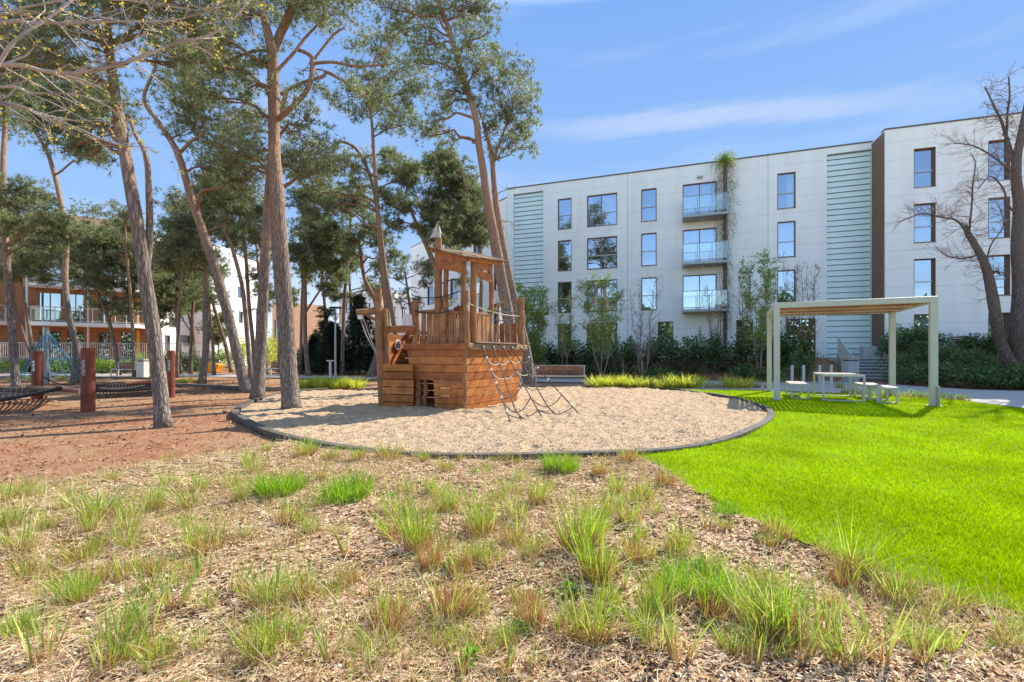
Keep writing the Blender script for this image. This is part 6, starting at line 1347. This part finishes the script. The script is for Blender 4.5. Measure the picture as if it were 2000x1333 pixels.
# --- grass tufts, each one an object; nominal height 1, scaled when placed
def disc(n, r, p=.6): a = rng.uniform(0, 6.28, n); q = r * rng.random(n) ** p; return np.stack([q * np.cos(a), q * np.sin(a), np.zeros(n) - .01], -1), a
def tuft_mesh(kind):
    def S_(n, r, h0, h1, w0, w1, l0, l1, mi, seg=3, curve=.5):
        b, a = disc(n, r); return (*blades(b, rng.uniform(h0, h1, n), rng.uniform(w0, w1, n), rng.uniform(l0, l1, n), seg, curve, a + rng.normal(0, 1.0, n)), mi)
    if kind == 'green': sets = [S_(100, .18, .22, 1.05, .008, .014, .02, .42, 0), S_(80, .2, .2, .5, .008, .014, .1, .5, 1), S_(14, .16, .6, 1.15, .009, .015, .2, .7, 2)]; ms = ['blade_green', 'blade_dry', 'blade_pale']
    elif kind == 'pale': sets = [S_(46, .24, .35, 1.05, .009, .017, .1, .7, 0), S_(45, .22, .15, .45, .010, .02, .2, .9, 1), S_(30, .2, .4, .9, .012, .022, .1, .5, 2)]; ms = ['blade_pale', 'straw', 'blade_green']
    elif kind == 'dry': sets = [S_(220, .42, .45, 1.0, .012, .022, .03, .35, 0, 2, .2), S_(26, .42, .8, 1.5, .018, .03, .1, .5, 1), S_(50, .5, .3, .6, .012, .024, .4, 1.0, 2, 2)]; ms = ['blade_dry', 'blade_green', 'straw']
    elif kind == 'lush': sets = [S_(480, .85, .45, 1.1, .02, .038, .1, .8, 0), S_(60, .9, .3, .8, .02, .04, .2, .9, 1)]; ms = ['blade_lush', 'blade_green']
    elif kind == 'mixed': sets = [S_(70, .4, .4, 1.0, .012, .022, .05, .5, 0), S_(90, .36, .25, .6, .012, .024, .05, .5, 1), S_(20, .36, .5, 1.0, .014, .02, .3, .9, 2)]; ms = ['blade_green', 'blade_dry', 'straw']
    elif kind == 'reed': sets = [S_(9, .12, .6, 1.0, .022, .04, .03, .35, 0, 3, .3), S_(12, .14, .2, .5, .014, .022, .0, .3, 1, 2)]; ms = ['blade_reed', 'blade_dry']
    elif kind == 'bright': sets = [S_(150, .5, .5, 1.0, .03, .055, .2, .9, 0), S_(50, .5, .2, .6, .02, .04, .2, .9, 1)]; ms = ['yellowleaf', 'blade_dry']
    elif kind == 'iris': sets = [S_(26, .5, .5, 1.0, .05, .09, .05, .5, 0), S_(20, .5, .2, .5, .03, .05, .1, .6, 1)]; ms = ['blade_reed', 'straw']
    elif kind == 'weed':
        n = 60; b, a = disc(n, .5); C_ = b + np.stack([np.zeros(n), np.zeros(n), rng.uniform(.1, .9, n)], -1); Q_ = leaves(C_, .35, asp=.55); me = np_mesh('weed', Q_.reshape(-1, 3), np.arange(n * 4), np.arange(n) * 4, [M['weed']]); return me
    v, lp, st_, mi = blade_mesh(kind, sets); return np_mesh(kind + '_tuft', v, lp, st_, [M[k] for k in ms], mi)
TM = {k: [tuft_mesh(k) for _ in range(6 if k in ('green', 'pale', 'reed', 'mixed') else 3)] for k in ('green', 'pale', 'dry', 'lush', 'mixed', 'reed', 'bright', 'iris', 'weed')}
NOM = dict(green='green grass tuft', pale='pale arching grass tuft', dry='orange-brown dry grass tuft', lush='low lush green clump', mixed='short half-dry grass tuft', reed='sparse broad-bladed shoots', bright='bright yellow-green clump', iris='blue-green strappy clump', weed='small leafy green weed')
T_ = []
def tuft(kind, px, py, hpx, z=None, wide=1.0):
    q = G(px, py); hh = hpx * q[1] / F; T_.append((kind, q, hh, wide, px, py))
big = [('lush', 546, 975, 48), ('lush', 680, 980, 46), ('green', 590, 898, 56), ('green', 612, 890, 40), ('pale', 500, 928, 60), ('pale', 777, 1010, 80), ('green', 873, 1004, 76), ('green', 943, 1046, 112), ('pale', 1010, 1012, 74), ('green', 1125, 1090, 150), ('green', 1150, 1072, 120), ('green', 1168, 1146, 160), ('green', 820, 1088, 112), ('dry', 840, 1122, 55), ('mixed', 800, 1060, 90),
       ('dry', 884, 1212, 78), ('dry', 1036, 1234, 62), ('green', 1157, 1262, 150), ('mixed', 930, 1112, 58), ('dry', 994, 1072, 42), ('mixed', 1036, 1096, 44), ('dry', 760, 1238, 62), ('dry', 1238, 1112, 45), ('green', 1290, 1210, 120), ('green', 1270, 1225, 90), ('lush', 1093, 922, 36), ('dry', 1102, 918, 28), ('green', 1085, 926, 44), ('dry', 1228, 908, 28), ('dry', 1170, 932, 26), ('green', 1203, 963, 52), ('mixed', 1230, 1030, 52), ('dry', 1297, 950, 34),
       ('green', 1669, 1124, 118), ('green', 1500, 1262, 150), ('green', 1530, 1255, 170), ('pale', 1475, 1240, 130), ('lush', 1371, 1174, 62), ('green', 1325, 1088, 84), ('mixed', 1415, 1042, 36), ('mixed', 1520, 1055, 60), ('lush', 1420, 1008, 26),
       ('reed', 1716, 1328, 150), ('reed', 1800, 1326, 100), ('reed', 1325, 1318, 140), ('reed', 1560, 1318, 130), ('reed', 1470, 1330, 90), ('reed', 1600, 1270, 120), ('reed', 1640, 1335, 90), ('reed', 990, 1335, 90), ('reed', 645, 1320, 100), ('reed', 205, 1335, 110), ('reed', 80, 1320, 110), ('reed', 100, 1290, 90), ('reed', 345, 1210, 110), ('reed', 310, 1200, 90), ('reed', 530, 1225, 110), ('reed', 460, 1180, 80), ('reed', 905, 1335, 80), ('reed', 1040, 1320, 70), ('reed', 720, 1330, 60),
       ('pale', 30, 985, 48), ('pale', 68, 978, 50), ('green', 95, 1048, 58), ('pale', 190, 1030, 100), ('green', 205, 1020, 80), ('pale', 45, 1090, 95), ('pale', 20, 1040, 70), ('green', 300, 1004, 70), ('pale', 265, 1018, 60), ('pale', 375, 1000, 72), ('green', 390, 970, 60), ('pale', 450, 960, 60), ('green', 470, 990, 60), ('mixed', 400, 1090, 80), ('mixed', 255, 1140, 62), ('dry', 590, 1185, 50), ('mixed', 505, 1190, 70), ('pale', 620, 1000, 50), ('mixed', 570, 1030, 60), ('pale', 130, 1000, 60), ('mixed', 160, 1100, 60), ('mixed', 60, 1130, 60), ('pale', 330, 960, 50), ('green', 520, 890, 30), ('green', 700, 905, 40), ('mixed', 760, 900, 40), ('mixed', 650, 900, 34), ('green', 830, 905, 32), ('mixed', 870, 925, 36), ('green', 1050, 985, 70), ('mixed', 1250, 980, 50), ('green', 1210, 1000, 40)]
for k, px, py, h in big: tuft(k, px, py, h * (1.03 if k in ('green', 'pale', 'lush') else 1.08))
r2_ = np.random.default_rng(11); cnt = 0
while cnt < 145:
    px = r2_.uniform(-20, 2020); py = 900 + 420 * r2_.random() ** .9; q = G(px, py)
    if not inpoly(np.array(q[0]), np.array(q[1]), [a[:2] for a in bed_poly]): continue
    left = px < 700; kk = r2_.choice(['pale', 'green', 'mixed', 'mixed', 'dry', 'reed', 'pale'] if left else ['mixed', 'mixed', 'weed', 'reed', 'dry', 'pale', 'green'])
    s = (py - HZ) / 400; hp = {'pale': 76, 'green': 66, 'mixed': 54, 'weed': 22, 'reed': 84, 'dry': 42}[kk] * s * r2_.uniform(.6, 1.15); tuft(kk, px, py, hp); cnt += 1
for px, w in [(1170, 1), (1195, 1), (1215, .9), (1240, 1), (1262, .9), (1290, .7), (1312, 1), (1335, 1.1), (1352, .9), (1385, .6), (1405, .6), (1430, 1), (1452, .9), (1478, .6), (1500, .5), (1640, .6), (1190, .8), (1225, .9), (1325, 1.0)]:
    tuft('bright' if w > .65 else 'mixed', px, 757 if px < 1270 else 758.5, 26 * w + 4, wide=1.0)
for px in range(596, 706, 11): tuft('bright', px, 757 + (px % 3), 23 + (px % 5), wide=1)
for px in [1650, 1672, 1695, 1720, 1745, 1768, 1790, 1808, 1826, 1848, 1868, 1885]: tuft('iris', px, 772 + (px - 1650) * .055, 20)
for px, py in [(25, 745), (60, 744), (120, 742), (160, 743), (330, 748), (348, 749), (365, 747), (385, 748)]: tuft('bright', px, py, 12)
for px, py, h in [(1255, 893, 14), (960, 905, 20), (985, 902, 24), (1010, 906, 18), (900, 903, 18), (1130, 903, 16)]: tuft('mixed', px, py, h)
def zone(px, py, kind):
    q = G(px, py); e = min(np.hypot(*(q[:2] - a[:2])) for a in lawn_front); kd_ = min(np.hypot(*(q[:2] - a[:2])) for a in kerb_w)
    if kind == 'iris': return 'along the path behind the pergola'
    if kind == 'bright' and px < 420: return 'in the far left playground edge'
    if py < 770 and px < 800: return 'around the street lamp foot'
    if py < 770: return 'behind the sand pit, right of the bench'
    if kd_ < .55: return 'by the front kerb of the sand pit'
    if e < .45: return 'along the curved lawn edge'
    if py > 1200: return 'in the foreground, left' if px < 667 else 'in the foreground, centre' if px < 1333 else 'in the foreground, right'
    if px < 350: return 'in the left part of the bed'
    if px < 700: return 'in the left-centre of the bed'
    if px < 1080: return 'in the middle of the bed'
    return 'in the right part of the bed'
groups = {}
for i, t in enumerate(T_): groups.setdefault((t[0], zone(t[4], t[5], t[0])), []).append(i)
ordn = ['leftmost', 'second', 'third', 'fourth', 'fifth', 'sixth', 'seventh', 'eighth', 'ninth', 'tenth', 'eleventh', 'twelfth', 'thirteenth', 'fourteenth', 'fifteenth', 'sixteenth', 'seventeenth', 'eighteenth', 'nineteenth', 'twentieth']
LAB = {}
for (kd_, zn), ids in groups.items():
    ids.sort(key=lambda i: T_[i][4])
    for j, i in enumerate(ids):
        if len(ids) == 1: LAB[i] = '%s %s' % (NOM[kd_], zn)
        elif j == 0: LAB[i] = 'leftmost %s %s' % (NOM[kd_], zn)
        elif j == len(ids) - 1: LAB[i] = 'rightmost %s %s' % (NOM[kd_], zn)
        else: LAB[i] = '%s from left, %s %s' % (ordn[min(j, 19)], NOM[kd_], zn)
GN = dict(green='green grass tufts', pale='pale grass tufts', dry='dry grass tufts', lush='lush grass clumps', mixed='half-dry grass tufts', reed='broad-bladed shoots', bright='yellow-green grass clumps', iris='strappy clumps by the path', weed='small weeds')
NM = dict(iris='iris_clump', weed='weed')
for i, (kd_, q, hh, wide, px, py) in enumerate(T_):
    me = TM[kd_][i % len(TM[kd_])]; o = link(NM.get(kd_, 'grass_tuft'), me); q = q.copy()
    q[2] = float(bed_h(np.array(q[0]), np.array(q[1]))) - .01 if q[1] < 8 else 0.0
    o.location = q; s = hh; s *= 1.05; o.scale = (s * wide * rng.uniform(.85, 1.2), s * wide * rng.uniform(.85, 1.2), s); o.rotation_euler = (rng.normal(0, .07), rng.normal(0, .07), rng.uniform(0, 6.28))
    tag(o, LAB[i], 'weed' if kd_ == 'weed' else 'grass tuft', GN[kd_])
